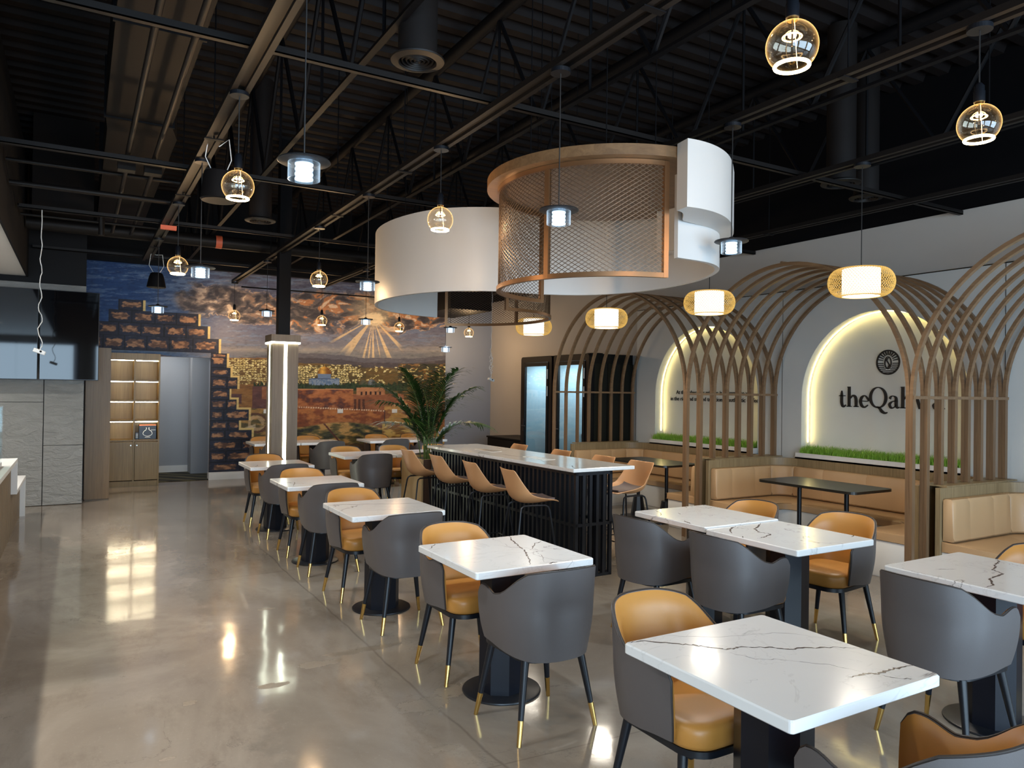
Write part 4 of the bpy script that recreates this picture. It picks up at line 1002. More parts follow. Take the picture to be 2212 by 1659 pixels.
bm = nb(); box(bm, -.52, .13, 10.6, 11.3, 3.72, 4.9); tag(link('grille_box', bm, M['dark_duct']), 'dark duct box above the screens at the far left', 'duct')
for k, x in enumerate((.335, .545)):
    t = thing('conduit', ('left one of two conduits under the large duct', 'right one of two conduits under the large duct')[k], 'conduit', (x, 0, 3.62), 0, 'twin conduits under the duct')
    bm = nb(); cyl(bm, (0, -2.5, 0), (0, 7.35, 0), .021, .021, 12); link('upper_run', bm, M['gunmetal'], t, True)
    bm = nb(); cyl(bm, (0, 7.4, -.07), (0, 10.6, -.07), .019, .019, 12); link('lower_run', bm, M['gunmetal'], t, True)
    bm = nb(); box(bm, -.07, .07, 7.32, 7.44, -.10, .03); link('junction_box', bm, M['gunmetal'], t)
for k, (y, z, x1, r) in enumerate(((7.13, 3.56, .86, .028), (7.85, 3.60, .88, .018), (8.25, 3.49, .88, .026), (9.35, 3.50, .16, .030), (9.8, 3.505, .88, .016))):
    bm = nb(); cyl(bm, (-.585, y, z), (x1, y, z), r, r, 12)
    if k == 3: tube(bm, [(x1-.01, y, z), (x1+.03, y+.01, z-.02), (x1+.03, y+.01, z-.22)], r, 10)
    tag(link('cross_pipe', bm, M['gunmetal'], None, True), ('nearest dark pipe crossing under the twin conduits', 'thin dark pipe crossing just behind the nearest one', 'third dark pipe crossing under the conduits', 'dark pipe with a downward elbow at its right end', 'thinnest dark pipe, farthest under the large duct')[k], 'pipe', 'short dark cross pipes at the left')
t = thing('sprinkler_main', 'thick dark pipe with an orange band crossing before the mural', 'pipe', (0, 10.8, 3.605))
bm = nb(); cyl(bm, (-.585, 0, 0), (XR-.02, 0, 0), .085, .085, 24); link('pipe', bm, M['gunmetal'], t, True)
bm = nb(); cyl(bm, (1.585, 0, 0), (1.665, 0, 0), .089, .089, 24); link('tape_band', bm, M['orange'], t, True)
bm = nb(); box(bm, .74, .90, 8.86, 8.90, 3.33, 3.375); tag(link('warning_tag', bm, M['orange']), 'small red tag at the end of the leftmost track', 'tag')
bm = nb(); box(bm, .07, XR-.3, 13.38, 13.5, 3.60, 3.80); tag(link('steel_beam', bm, M['joist']), 'dark steel beam along the top edge of the mural', 'beam')
bm = nb(); tube(bm, [(2.30, 12.85, 3.28), (6.4, 12.85, 3.28)], .012, 6); tag(link('tie_rod', bm, M['joist']), 'thin black rod across the top of the mural', 'rod')

def diffuser(x, y, z, r, lb, top, elbow=None):
    t = thing('ceiling_diffuser', lb, 'air vent', (x, y, z), 0, 'round air diffusers')
    bm = nb(); lathe(bm, [(r*.66, 0), (r*.70, -.012), (r*.98, -.004), (r, .004), (r*.8, .02), (r*.66, .03)], 40, closed=True); link('rim', bm, M['gunmetal'], t, True)
    for i, rr in enumerate((.56, .40, .25, .11)):
        bm = nb(); lathe(bm, [(r*rr, -.008), (r*(rr+.06), .006), (r*(rr+.02), .02), (r*(rr-.03) if rr > .12 else r*.05, .004)], 32, closed=True); link('louvre', bm, M['gunmetal'], t, True)
    bm = nb(); lathe(bm, [(0, .05), (r*.7, .05), (r*.7, .06), (0, .06)], 24); link('throat', bm, M['black_paint'], t)
    bm = nb()
    if elbow: tube(bm, [(0, 0, .02), (0, 0, top*.55), (-.03, 0, top*.72), (-.16, .02, top*.9), (-.35, .04, top), (-.97, .1, top)], r*.72, 24)
    else: cyl(bm, (0, 0, .02), (0, 0, top), r*.72, r*.72, 24)
    link('duct_drop', bm, M['dark_duct'], t, True)
diffuser(1.64, 3.92, 3.50, .155, 'large round air diffuser on a bent duct at top centre', .62, True)
diffuser(1.645, 8.18, 3.40, .16, 'round air diffuser far above the aisle, behind a globe lamp', 1.5)
diffuser(5.81, 4.20, 3.50, .17, 'left one of two round diffusers above the right wall', 1.4)
diffuser(6.29, 4.28, 3.46, .15, 'right one of two round diffusers above the right wall', 1.44)
def speaker(x, y, z, r0, r1, h, lb):
    t = thing('pendant_speaker', lb, 'speaker', (x, y, z), 0, 'hanging speakers')
    bm = nb(); lathe(bm, [(r0*.9, 0), (r0, .01), (lerp(r0, r1, .6), h*.7), (r1, h*.95), (r1*.8, h), (0, h)], 32); link('body', bm, M['black_paint'], t, True)
    bm = nb(); lathe(bm, [(0, .006), (r0*.9, .006), (r0*.93, .0), (0, 0)], 32); link('grille', bm, M['gunmetal'], t)
    for s in (-1, 1):
        bm = nb(); tube(bm, [(s*r1*.5, 0, h), (s*.09, .03, h+.10), (s*.07, .02, h+.25), (0, 0, ZT-z)], .0035, 5); link('cable', bm, M['plastic_white'], t)
speaker(.86, 5.75, 2.98, .125, .10, .22, 'black hanging speaker beside the near left globe lamp')
speaker(.88, 11.0, 2.94, .12, .075, .20, 'black flared hanging speaker in front of the blue mural sky')

# ================================================================== PENDANTS
def canopy_cord(t, zc, r=.055):
    bm = nb(); lathe(bm, [(0, 0), (r, 0), (r, .022), (0, .022)], 28, (0, 0, zc-.0225)); link('canopy', bm, M['black_metal'], t)
    bm = nb(); tube(bm, [(0, 0, .0), (0, 0, zc-.02)], .0035, 5); link('cord', bm, M['cord'], t)
def globe_prof(R, n=22, z0=-.80):
    P = []
    a1 = math.asin(z0)
    for i in range(n+1):
        a = lerp(a1, PI/2-.22, i/n); P.append((R*math.cos(a), R*math.sin(a)))
    return P+[(.021, R*1.02), (.021, R*1.14)]
globes = ((2.24, 1.827, 2.905, 'largest globe lamp at the top right of centre'), (3.65, 1.905, 2.915, 'globe lamp at the right edge near the ceiling'), (.80, 4.63, 2.822, 'near left globe lamp with a black speaker behind it'),
          (2.24, 4.889, 2.855, 'globe lamp hanging in front of the white ribbon'), (.80, 7.725, 2.771, 'globe lamp at the left just before the orange-banded pipe'), (2.24, 8.022, 2.805, 'globe lamp right of the black post above the lit column'),
          (2.24, 13.1, 2.815, 'far globe lamp left of the black post, before the mural clouds'), (3.65, 12.86, 2.795, 'far globe lamp right of the black post, before orange clouds'), (5.10, 12.88, 2.762, 'far globe lamp just right of the painted sunburst'), (6.50, 12.79, 2.725, 'farthest globe lamp before the bluish wall'))
proto = None
for (x, y, z, lb) in globes:
    if proto is None:
        t = proto = thing('globe_pendant', lb, 'pendant lamp', (x, y, z), 0, 'glass globe pendant lamps'); R = .093
        bm = nb(); pr = globe_prof(R); lathe(bm, pr, 40); link('glass_globe', bm, M['globe_glass'], t, True)
        bm = nb(); a = [Vector((.060*math.cos(2*PI*i/40), .060*math.sin(2*PI*i/40), -.073)) for i in range(40)]; tube(bm, a, .0065, 8, True); link('led_ring', bm, M['globe_ring'], t, True)
        bm = nb(); tube(bm, [(.034*math.cos(2*PI*i/28), .034*math.sin(2*PI*i/28), .034) for i in range(28)], .0026, 6, True); cyl(bm, (.03, 0, -.073), (.012, 0, R*1.0), .0011, .0011, 5); link('filament', bm, M['filament'], t, True)  # glowing upper ring imitates the LED ring's reflection in the glass; wire is the filament
        bm = nb(); lathe(bm, [(0, R*1.12), (.0245, R*1.12), (.0245, R*1.12+.05), (.022, R*1.12+.055), (.022, R*1.12+.075), (.010, R*1.12+.09), (0, R*1.12+.09)], 24); link('lamp_socket', bm, M['black_metal'], t, True)
        bm = nb(); lathe(bm, [(0, R*1.0), (.018, R*1.0), (.018, R*1.115), (0, R*1.115)], 20); link('brass_cap', bm, M['brass'], t, True)
        canopy_cord(t, ZT-z)
        lamp('POINT', 'bulb_light', (0, 0, -.13), 7.5, (1, .66, .36), t, shadow_soft_size=.05)
    else: hang(dup(proto, (x, y, z), 0, lb), proto, ZT)
glasses = ((.80, 3.115, 2.573, 'large disc pendant with cold light at upper left'), (2.24, 3.35, 2.61, 'disc pendant with cold light in front of the wooden mesh drum'), (3.65, 3.438, 2.615, 'disc pendant with cold light right of the white ribbon'),
           (.80, 6.17, 2.546, 'disc pendant touching a globe lamp at the left'), (2.24, 6.44, 2.59, 'disc pendant with cold light just left of the white ribbon'), (.80, 9.748, 2.569, 'disc pendant before the blue part of the mural'),
           (2.24, 10.6, 2.683, 'disc pendant just left of the black post'), (3.65, 10.55, 2.646, 'disc pendant above the painted sunburst'), (5.10, 10.685, 2.61, 'disc pendant under the rear mesh ring'), (5.12, 10.9, 2.31, 'lowest disc pendant, before the bluish wall'))
proto = None
for (x, y, z, lb) in glasses:
    if proto is None:
        t = proto = thing('disc_pendant', lb, 'pendant lamp', (x, y, z), 0, 'cold-lit disc pendant lamps')
        bm = nb(); lathe(bm, [(0, -.004), (.104, -.004), (.109, .0), (.106, .006), (.03, .012), (.012, .03), (0, .03)], 40); link('disc_plate', bm, M['disc_metal'] if 'disc_metal' in M else M['black_metal'], t, True)
        bm = nb(); lathe(bm, [(.066, -.005), (.066, -.076), (.0635, -.076), (.0635, -.005)], 36, closed=True); link('glass_shade', bm, M['clear_glass'], t, True)
        bm = nb(); lathe(bm, [(0, -.008)]+[(.034+(.0035 if i % 4 < 2 else 0), -.008-.0052*i) for i in range(14)]+[(0, -.077)], 28); link('glowing_core', bm, M['cold_core'], t, True)
        canopy_cord(t, ZT-z)
        l = lamp('SPOT', 'bulb_light', (0, 0, -.082), 26, (.80, .91, 1.0), t, spot_size=2.3, spot_blend=.6, shadow_soft_size=.03)
    else: hang(dup(proto, (x, y, z), 0, lb), proto, ZT)
rat = ((5.10, 3.505, 2.481, 'largest rattan lamp at right, in front of the sign arch'), (5.10, 5.07, 2.475, 'second largest rattan lamp, between two wooden arches'), (5.10, 6.639, 2.447, 'rattan lamp before the far wooden arch'), (5.10, 8.177, 2.457, 'rattan lamp partly behind the rear mesh ring'))
proto = None
def rat_r(s):       # s -1..1 along the meridian; half height .088
    a = s*PI/2*1.06; return .145+.090*math.cos(a), .105*math.sin(a)
for (x, y, z, lb) in rat:
    if proto is None:
        t = proto = thing('rattan_pendant', lb, 'pendant lamp', (x, y, z), 0, 'woven rattan pendant lamps')
        bm = nb(); lathe(bm, [(.134, .098), (.134, -.104), (.131, -.104), (.131, .098)], 48, closed=True); link('inner_drum', bm, M['lamp_core'], t, True)
        bm = nb(); lathe(bm, [(0, -.100), (.130, -.100), (.130, -.103), (0, -.103)], 40); link('bottom_diffuser', bm, M['led_white'], t)
        bm = nb(); NW = 62
        for fam in (-1, 1):
            for i in range(NW):
                P = []
                for k in range(15):
                    s = -1+2*k/14; r, zz = rat_r(s); a = 2*PI*i/NW+fam*.62*s+(.5 if fam > 0 else 0)*2*PI/NW; P.append((r*math.cos(a), r*math.sin(a), zz+.0012*fam))
                tube(bm, P, .0016, 3, caps=False)
        for s in (-1, 1):
            r, zz = rat_r(s); a = [Vector(((r)*math.cos(2*PI*i/48), r*math.sin(2*PI*i/48), zz)) for i in range(48)]; tube(bm, a, .0045, 6, True)
        link('woven_shade', bm, M['rattan'], t)
        bm = nb(); lathe(bm, [(0, .098), (.131, .098), (.131, .101), (0, .101)], 32); link('top_plate', bm, M['plastic_white'], t)
        canopy_cord(t, ZT-z, .06)
        lamp('SPOT', 'bulb_light', (0, 0, -.108), 34, (1, .90, .74), t, spot_size=2.75, spot_blend=.8, shadow_soft_size=.12)
        lamp('POINT', 'bulb_glow', (0, 0, 0.03), 5, (1, .82, .5), t, shadow_soft_size=.1)
    else: hang(dup(proto, (x, y, z), 0, lb), proto, ZT)

# ================================================================== CEILING SCULPTURE
def cat2(P, n):
    out = []
    for i in range(len(P)-1):
        a, b, c, d_ = P[max(i-1, 0)], P[i], P[i+1], P[min(i+2, len(P)-1)]
        for k in range(n):
            t = k/n; out.append(tuple(.5*((2*b[j])+(-a[j]+c[j])*t+(2*a[j]-5*b[j]+4*c[j]-d_[j])*t*t+(-a[j]+3*b[j]-3*c[j]+d_[j])*t**3) for j in range(len(b))))
    out.append(P[-1]); return out
rb = thing('ribbon_canopy', 'large curling white ribbon hanging from the ceiling', 'ceiling feature', (0, 0, 0))
P = cat2([(3.342, 3.623), (3.68, 3.66), (3.95, 3.86), (4.16, 4.25), (4.24, 4.72), (4.19, 5.15), (3.98, 5.50), (3.62, 5.69), (3.18, 5.76), (2.80, 6.06), (2.615, 6.55), (2.60, 7.10), (2.76, 7.62), (3.05, 7.99), (3.42, 8.20), (3.77, 8.30)], 8)
def offs(P, o):
    Q = []
    for i in range(len(P)):
        a, b = P[max(i-1, 0)], P[min(i+1, len(P)-1)]; dx, dy = b[0]-a[0], b[1]-a[1]; l = math.hypot(dx, dy); Q.append((P[i][0]-dy/l*o, P[i][1]+dx/l*o))
    return Q
A, B = offs(P, .016), offs(P, -.016); st = []
for i in range(len(P)):
    zt = 3.05 if i < 32 else 3.25
    st.append([Vector((*A[i], 2.505)), Vector((*B[i], 2.505)), Vector((*B[i], zt)), Vector((*A[i], zt))])
bm = nb(); sweep(bm, None, st); fixn(bm); link('ribbon', bm, M['ribbon_white'], rb, True)
DC = (3.302, 4.278)
bm = nb(); st = []
for i in range(41):
    dg = lerp(-100.5, 20, (i/40)**1.2); a = math.radians(dg); c, s = math.cos(a), math.sin(a); ri = lerp(.892, .70, sm(-100.5, -84, dg)); ro = lerp(1.005, .865, sm(-100, -50, dg))
    st.append([Vector((DC[0]+r*c, DC[1]+r*s, z)) for r, z in ((ri, 2.74), (ro, 2.74), (ro, 3.15), (ri, 3.15))])
sweep(bm, None, st); fixn(bm); link('thick_collar', bm, M['ribbon_white'], rb, True)
bm = nb()
for x, y in ((2.62, 6.5), (3.0, 7.9), (3.9, 5.55), (4.1, 4.1)): tube(bm, [(x, y, 3.2), (x, y, 4.9)], .003, 5)
link('suspension_wire', bm, M['joist'], rb)
def mesh_band(parent, cx, cy, r, a0, a1, z0, z1, mull):
    n = 48
    for nm, zz in (('bottom_rail', z0), ('top_rail', z1-.03)):
        st = []
        for i in range(n+1):
            a = math.radians(lerp(a0, a1, i/n)); c, s = math.cos(a), math.sin(a); st.append([Vector((cx+rr*c, cy+rr*s, q)) for rr, q in ((r-.014, zz), (r+.014, zz), (r+.014, zz+.03), (r-.014, zz+.03))])
        bm = nb(); sweep(bm, None, st); fixn(bm); link(nm, bm, M['copper'], parent, True)
    for am in [a0, a1]+list(mull):
        a = math.radians(am); c, s = math.cos(a), math.sin(a); bm = nb(); w_ = .016/r
        st = [[Vector((cx+rr*math.cos(a+q), cy+rr*math.sin(a+q), z)) for rr, q in ((r-.015, -w_), (r+.015, -w_), (r+.015, w_), (r-.015, w_))] for z in (z0+.001, z1-.001)]
        sweep(bm, None, st); fixn(bm); link('mullion', bm, M['copper'], parent)
    # expanded metal: two families of strands
    bm = nb(); pw, ph = .044, .027; slope = ph/pw; H = z1-z0-.05; L = abs(math.radians(a1-a0))*r; sg_ = 1 if a1 > a0 else -1; zb = z0+.025
    def pt(s, z):
        a = math.radians(a0)+sg_*s/r; return (cx+r*math.cos(a), cy+r*math.sin(a), z)
    for fam in (1, -1):
        s0 = -H/slope if fam > 0 else 0
        k = 0
        while True:
            base = (-H/slope if fam > 0 else 0)+k*pw; k += 1
            if base > L+(0 if fam > 0 else H/slope): break
            sa, sb = max(0, base if fam > 0 else base-H/slope), min(L, base+H/slope if fam > 0 else base)
            if sb-sa < .01: continue
            m = max(2, int((sb-sa)/.07)); Q = []
            for j in range(m+1):
                s = lerp(sa, sb, j/m); z = (s-base)*slope if fam > 0 else (base-s)*slope; Q.append(pt(s, zb+z))
            tube(bm, Q, .0024, 3, caps=False)
    link('expanded_mesh', bm, M['mesh_metal'], parent)
dc = thing('drum_canopy', 'round wooden ceiling disc with copper mesh drum beneath', 'ceiling feature', (0, 0, 0))
bm = nb(); pl = []
for i in range(360):
    a = 2*PI*i/360; dg = math.degrees(a); dg = dg-360 if dg > 180 else dg; r = lerp(.886, .69, sm(-101, -84, dg)) if -101 < dg < 22 else .888; pl.append((DC[0]+r*math.cos(a), DC[1]+r*math.sin(a)))
prism(bm, pl, 3.068, 3.135); link('wooden_disc', bm, M['disc_wood'], dc)
mesh_band(dc, DC[0], DC[1], .80, 258.0, 95.0, 2.34, 3.066, (203.0,))
bm = nb()
for x, y in ((2.9, 3.8), (3.1, 4.9), (3.4, 3.9), (2.7, 4.4)): tube(bm, [(x, y, 3.16), (x, y, 4.9)], .004, 5)
link('suspension_wire', bm, M['joist'], dc)
mr = thing('mesh_ring', 'lower rear copper mesh ring behind the white ribbon', 'ceiling feature', (0, 0, 0))
mesh_band(mr, 3.614, 7.386, 1.02, 72.0, -88.0, 2.42, 2.88, (20.0,))
bm = nb()
for a in (70, 0, -85): tube(bm, [(3.614+1.02*math.cos(math.radians(a)), 7.386+1.02*math.sin(math.radians(a)), 2.87), (3.614+1.02*math.cos(math.radians(a)), 7.386+1.02*math.sin(math.radians(a)), 4.9)], .003, 5)
link('suspension_wire', bm, M['joist'], mr)

# ================================================================== LIT COLUMN
cx, cy = 2.32, 9.98; hw = .165
co_ = thing('lit_column', 'square wood-clad column with glowing vertical strips and ring', 'column', (cx, cy, 0))
bm = nb(); box(bm, -hw, hw, -hw, hw, 0, 2.30); link('cladding', bm, M['column_wood'], co_)
for sx, sy in ((0, -1), (-1, 0), (0, 1), (1, 0)):
    bm = nb()
    if sx == 0: box(bm, -.021, .021, sy*hw-.004, sy*hw+.004, .02, 2.19)
    else: box(bm, sx*hw-.004, sx*hw+.004, -.021, .021, .02, 2.19)
    link('light_strip', bm, M['led_col'], co_)
bm = nb()
for a, b, c_, d_ in ((-hw-.02, hw+.02, -hw-.02, -hw), (-hw-.02, hw+.02, hw, hw+.02), (-hw-.02, -hw, -hw, hw), (hw, hw+.02, -hw, hw)): box(bm, a, b, c_, d_, 2.195, 2.218)
link('light_ring', bm, M['led_col'], co_)
bm = nb(); box(bm, -hw-.022, hw+.022, -hw-.022, hw+.022, 2.219, 2.31); link('cap', bm, M['column_wood'], co_)
bm = nb(); box(bm, -.075, .075, -.075, .075, 2.311, 4.88); link('steel_post', bm, M['joist'], co_)

# ================================================================== LEFT SIDE
fp = thing('wood_fin', 'tall dark oak panel between stone wall and shelf cabinet', 'panel', (0, 0, 0))
bm = nb(); box(bm, .085, .395, 11.97, 13.70, .015, 2.15); box(bm, .095, .385, 11.99, 13.69, 0, .015); link('panel', bm, M['oak_dark'], fp)
bm = nb(); box(bm, .398, .402, 13.33, 13.70, 0, 2.12); link('filler_strip', bm, M['oak'], fp)
cb = thing('shelf_cabinet', 'tall oak cabinet with eight lit open compartments and two doors', 'cabinet', (.405, 13.34, 0))
CW, CD = .745, .39
bm = nb(); box(bm, 0, .02, 0, CD, 0, 2.14); box(bm, CW-.02, CW, 0, CD, 0, 2.14); box(bm, .02, CW-.02, CD-.012, CD, 0, 2.14); box(bm, .02, CW-.02, 0, CD-.012, 2.03, 2.14); box(bm, .02, CW-.02, .02, CD-.012, 0, .085); box(bm, CW/2-.011, CW/2+.011, .0, CD-.012, .085, 2.03)
link('carcass', bm, M['oak'], cb)
for z in (1.70, 1.375, 1.055, .735):
    for xa, xb in ((.02, CW/2-.011), (CW/2+.011, CW-.02)):
        bm = nb(); box(bm, xa, xb, .004, CD-.012, z-.012, z+.012); link('shelf', bm, M['oak'], cb)
for z in (2.03, 1.688, 1.363, 1.043):
    for xa, xb in ((.03, CW/2-.018), (CW/2+.018, CW-.03)):
        bm = nb(); box(bm, xa, xb, .012, .024, z-.012, z-.001); link('light_strip', bm, M['led_shelf'], cb)
for s in (0, 1):
    xa = .02+s*(CW/2-.009)+.004; bm = bbox_bev(xa, xa+CW/2-.037, -.014, .003, .10, .715, .002, 1); dr = link('door', bm, M['oak'], cb)
    bm = nb(); xx = xa+(CW/2-.037)-.03 if s == 0 else xa+.03; cyl(bm, (xx, -.014, .66), (xx, -.028, .66), .006, .009, 14); link('knob', bm, M['steel'], dr)
k1 = thing('kettle_box', 'black cardboard box with orange top and flask picture on the shelf', 'box', (.985, 13.46, .748))
bm = nb(); box(bm, -.125, .125, 0, .12, 0, .235); link('carton', bm, M['tv_frame'], k1)
bm = nb(); box(bm, -.125, .125, -.0015, 0, .222, .237); box(bm, -.125, .125, 0, .12, .2352, .237); link('orange_band', bm, M['orange'], k1)
bm = nb(); stroke(bm, [(-.02, .19), (-.022, .155), (-.06, .12), (-.062, .075), (.0, .05), (.062, .075), (.06, .12), (.022, .155), (.02, .19)], [.007]*9, 0, .0012, 6); stroke(bm, [(.05, .15), (.12, .15)], [.006]*2, 0, .0012, 1); stroke(bm, [(-.04, .032), (.04, .032)], [.008]*2, 0, .0012, 1)
for v in bm.verts: v.co = Vector((-v.co.y, -.0018+v.co.x, v.co.z))
fixn(bm); link('flask_print', bm, M['plastic_white'], k1)
k2 = thing('small_carton', 'small dark carton beside the larger black box on the shelf', 'box', (.80-.0, 13.45, .748))
bm = nb(); box(bm, .008, .05, 0, .1, 0, .11); box(bm, -.0, .0, 0, 0, 0, 0) if False else None; link('carton', bm, M['tv_frame'], k2)
bm = nb(); box(bm, .012, .046, -.0015, 0, .03, .036); box(bm, .018, .024, -.0015, 0, .045, .095); box(bm, .034, .040, -.0015, 0, .045, .095); link('print', bm, M['plastic_white'], k2)
# wall screens
for k, (xa, xb, lb) in enumerate(((-.450, .228, 'right upright black screen on the stone wall'), (-1.150, -.468, 'left upright black screen, cut by the photo edge'))):
    t = thing('wall_screen', lb, 'television', (xa, 11.48, 1.682), 0, 'upright wall screens'); W_, H_ = xb-xa, 1.186
    bm = bbox_bev(0, W_, .006, .05, 0, H_, .004, 1); link('housing', bm, M['tv_frame'], t)
    bm = nb(); box(bm, .007, W_-.007, 0, .006, .010, H_-.007); link('screen', bm, M['tv_glass'], t)
    bm = nb(); box(bm, W_*.3, W_*.6, .05, .207, .3, .8); link('wall_bracket', bm, M['black_metal'], t)
# hanging cables with white sensor boxes
for k, (x, y, z, lb) in enumerate(((-.353, 9.02, 1.96, 'white cable with a small white box hanging before the screens'), (6.35, 11.6, 1.81, 'white curled cable with a white box left of the dark cabins'))):
    t = thing('hanging_cable', lb, 'cable', (x, y, z), 0, 'loose white hanging cables'); rnd = random.Random(k+5)
    top = ZT+.037-z; N = 40; Q = []
    for i in range(N+1):
        f = i/N; kk = (1-f) if k == 0 else (1.2 if .08 < f < .35 else .2)
        Q.append((math.sin(i*.9)*.022*kk+rnd.uniform(-1, 1)*.006*kk, math.cos(i*1.3)*.02*kk, .02+f*(top-.02)))
    bm = nb(); tube(bm, Q, .0045, 5); link('wire', bm, M['plastic_white'], t)
    if k == 1:
        bm = nb(); tube(bm, [(.03*math.sin(i*1.7), .03*math.cos(i*1.3), .10+.010*i+.03*math.sin(i*2.2)) for i in range(36)], .0035, 4); link('coil', bm, M['plastic_white'], t)
    bm = bbox_bev(-.055, .055, -.035, .035, -.02, .02, .006, 2); bmesh.ops.rotate(bm, verts=bm.verts, matrix=Matrix.Rotation(.35, 3, 'Y')); link('sensor_box', bm, M['plastic_white'], t)
    bm = nb(); cyl(bm, (.012, -.036, 0), (.012, -.034, 0), .011, .011, 14); link('lens', bm, M['black_paint'], t)
# service counter
ct = thing('service_counter', 'wood-fronted service counter with stepped white tops at the left edge', 'counter', (0, 0, 0))
bm = nb(); box(bm, -1.35, -.60, 2.5, 9.40, .0, .795); box(bm, -1.35, -.60, 9.40, 10.86, .0, .455); link('body', bm, M['counter_wood'], ct)
bm = nb()
for i in range(56):
    y = 2.6+.15*i
    if y < 10.8: box(bm, -.6008, -.5992, y, y+.004, .01, .79 if y < 9.38 else .45)
link('groove', bm, M['black_paint'], ct)
bm = nb(); box(bm, -1.37, -.545, 2.5, 9.45, .796, .836); box(bm, -1.37, -.545, 9.41, 9.45, .457, .795); link('upper_top', bm, M['white_paint'], ct)
bm = nb(); box(bm, -1.37, -.545, 9.452, 10.92, .457, .497); box(bm, -1.37, -.545, 10.88, 10.92, 0, .456); link('lower_top', bm, M['white_paint'], ct)
gc = thing('display_case', 'clear glass display case on the counter at the left edge', 'display case', (-.95, 6.7, .837))
bm = nb(); box(bm, -.35, .33, -1.8, 1.85, 0, .04); link('case_base', bm, M['steel'], gc)
for nm, q in (('glass_pane', (.322, .330, -1.8, 1.85, .04, .56)), ('glass_pane', (-.35, .322, 1.842, 1.85, .04, .56)), ('glass_top', (-.35, .33, -1.8, 1.85, .561, .569))):
    bm = nb(); box(bm, *q); link(nm, bm, M['case_glass'], gc)
# recessed lights in the white soffit over the counter
for i, y in enumerate((2.0, 3.6, 5.2, 6.8, 8.4, 10.0)):
    t = thing('recessed_light', 'round recessed light in the white soffit over the counter', 'ceiling light', (-1.6, y, 3.049), 0, 'recessed lights over the counter')
    bm = nb(); lathe(bm, [(.0, -.002), (.06, -.002), (.06, 0), (.0, 0)], 24); link('lens', bm, M['led_white'], t)
    bm = nb(); lathe(bm, [(.061, -.004), (.075, -.002), (.075, 0), (.061, 0)], 24, closed=True); link('trim_ring', bm, M['white_paint'], t)
    lamp('SPOT', 'bulb_light', (0, 0, -.01), 90, (1, .95, .86), t, spot_size=2.4, spot_blend=.7, shadow_soft_size=.06)

# ================================================================== PALM
pp = thing('palm_planter', 'tall oak planter box at the far end of the bar table', 'planter', (3.80, 8.54, 0))
bm = nb(); hx, hy, ph_ = .23, .32, .78
for q in ((-hx, -hx+.02, -hy, hy, 0, ph_), (hx-.02, hx, -hy, hy, 0, ph_), (-hx+.02, hx-.02, -hy, -hy+.02, 0, ph_), (-hx+.02, hx-.02, hy-.02, hy, 0, ph_)): box(bm, *q)
link('box', bm, M['planter_wood'], pp)
bm = nb(); box(bm, -hx+.0202, hx-.0202, -hy-.004, -hy-.0005, .0, ph_-.001); link('front_board', bm, M['dark_board'], pp)  # brown front, with the shade under the bar put into its colour
bm = nb(); box(bm, -hx+.021, hx-.021, -hy+.021, hy-.021, .5, ph_-.03); link('soil', bm, M['soil'], pp)
pm = thing('potted_palm', 'tall areca palm growing from the planter beside the bar', 'plant', (3.80, 8.58, ph_-.03))
rnd = random.Random(12); bms = nb()
FR = [(-100, .55, 1.10), (-60, .42, 1.22), (-20, .50, 1.00), (15, .60, .92), (40, .35, 1.30), (75, .62, .80), (110, .40, 1.12), (150, .58, 1.02), (178, .62, .85), (200, .42, 1.18), (235, .50, .95), (-150, .66, .62), (-5, .64, .60), (60, .22, 1.28), (165, .30, 1.20), (-80, .25, 1.15), (20, .18, .70), (130, .6, .55)]
for fi, (az, reach, hh) in enumerate(FR):
    a = math.radians(az); d = Vector((math.cos(a), math.sin(a), 0)); b0 = Vector((rnd.uniform(-.07, .07), rnd.uniform(-.07, .07), 0)); droop = rnd.uniform(.10, .26); P = []
    for k in range(19):
        t = k/18; P.append(b0+d*(reach*(.16*t+.84*t**2.2))+Vector((0, 0, hh*(t*1.12-.12*t*t)-droop*max(0, t-.6)**2*4)))
    tube(bms, P, [.0075*(1-.8*k/18) for k in range(19)], 5)
    bm = nb()
    for k in range(6, 19):
        for sub in (0, .33, .66):
            kk = min(17.99, k+sub-.5); i = int(kk); f = kk-i; p = P[i].lerp(P[i+1], f); tan = (P[i+1]-P[i]).normalized(); side = tan.cross(Vector((0, 0, 1))).normalized(); up = side.cross(tan)
            tt = kk/18; L = .37*math.sin(min(1, (tt-.28)/.55)*PI*.62+.35)*rnd.uniform(.85, 1.1)
            for s in (-1, 1):
                dr = (side*s*.86+tan*.62+up*rnd.uniform(.0, .25)).normalized(); ww = .0115; prev = None
                for j in range(6):
                    u = j/5; q = p+dr*L*u+Vector((0, 0, -.34*L*u*u*rnd.uniform(.9, 1.1))); wd = ww*math.sin(min(.97, u*.9+.12)*PI)**.8; n_ = dr.cross(Vector((0, 0, 1))).normalized()
                    c = (bm.verts.new(q+n_*wd/1+Vector((0, 0, .002))), bm.verts.new(q-n_*wd/1+Vector((0, 0, .002))))
                    if prev: bm.faces.new((prev[0], c[0], c[1], prev[1]))
                    prev = c
    link('frond', bm, M['leaf'], pm)
link('stems', bms, M['stem'], pm, True)

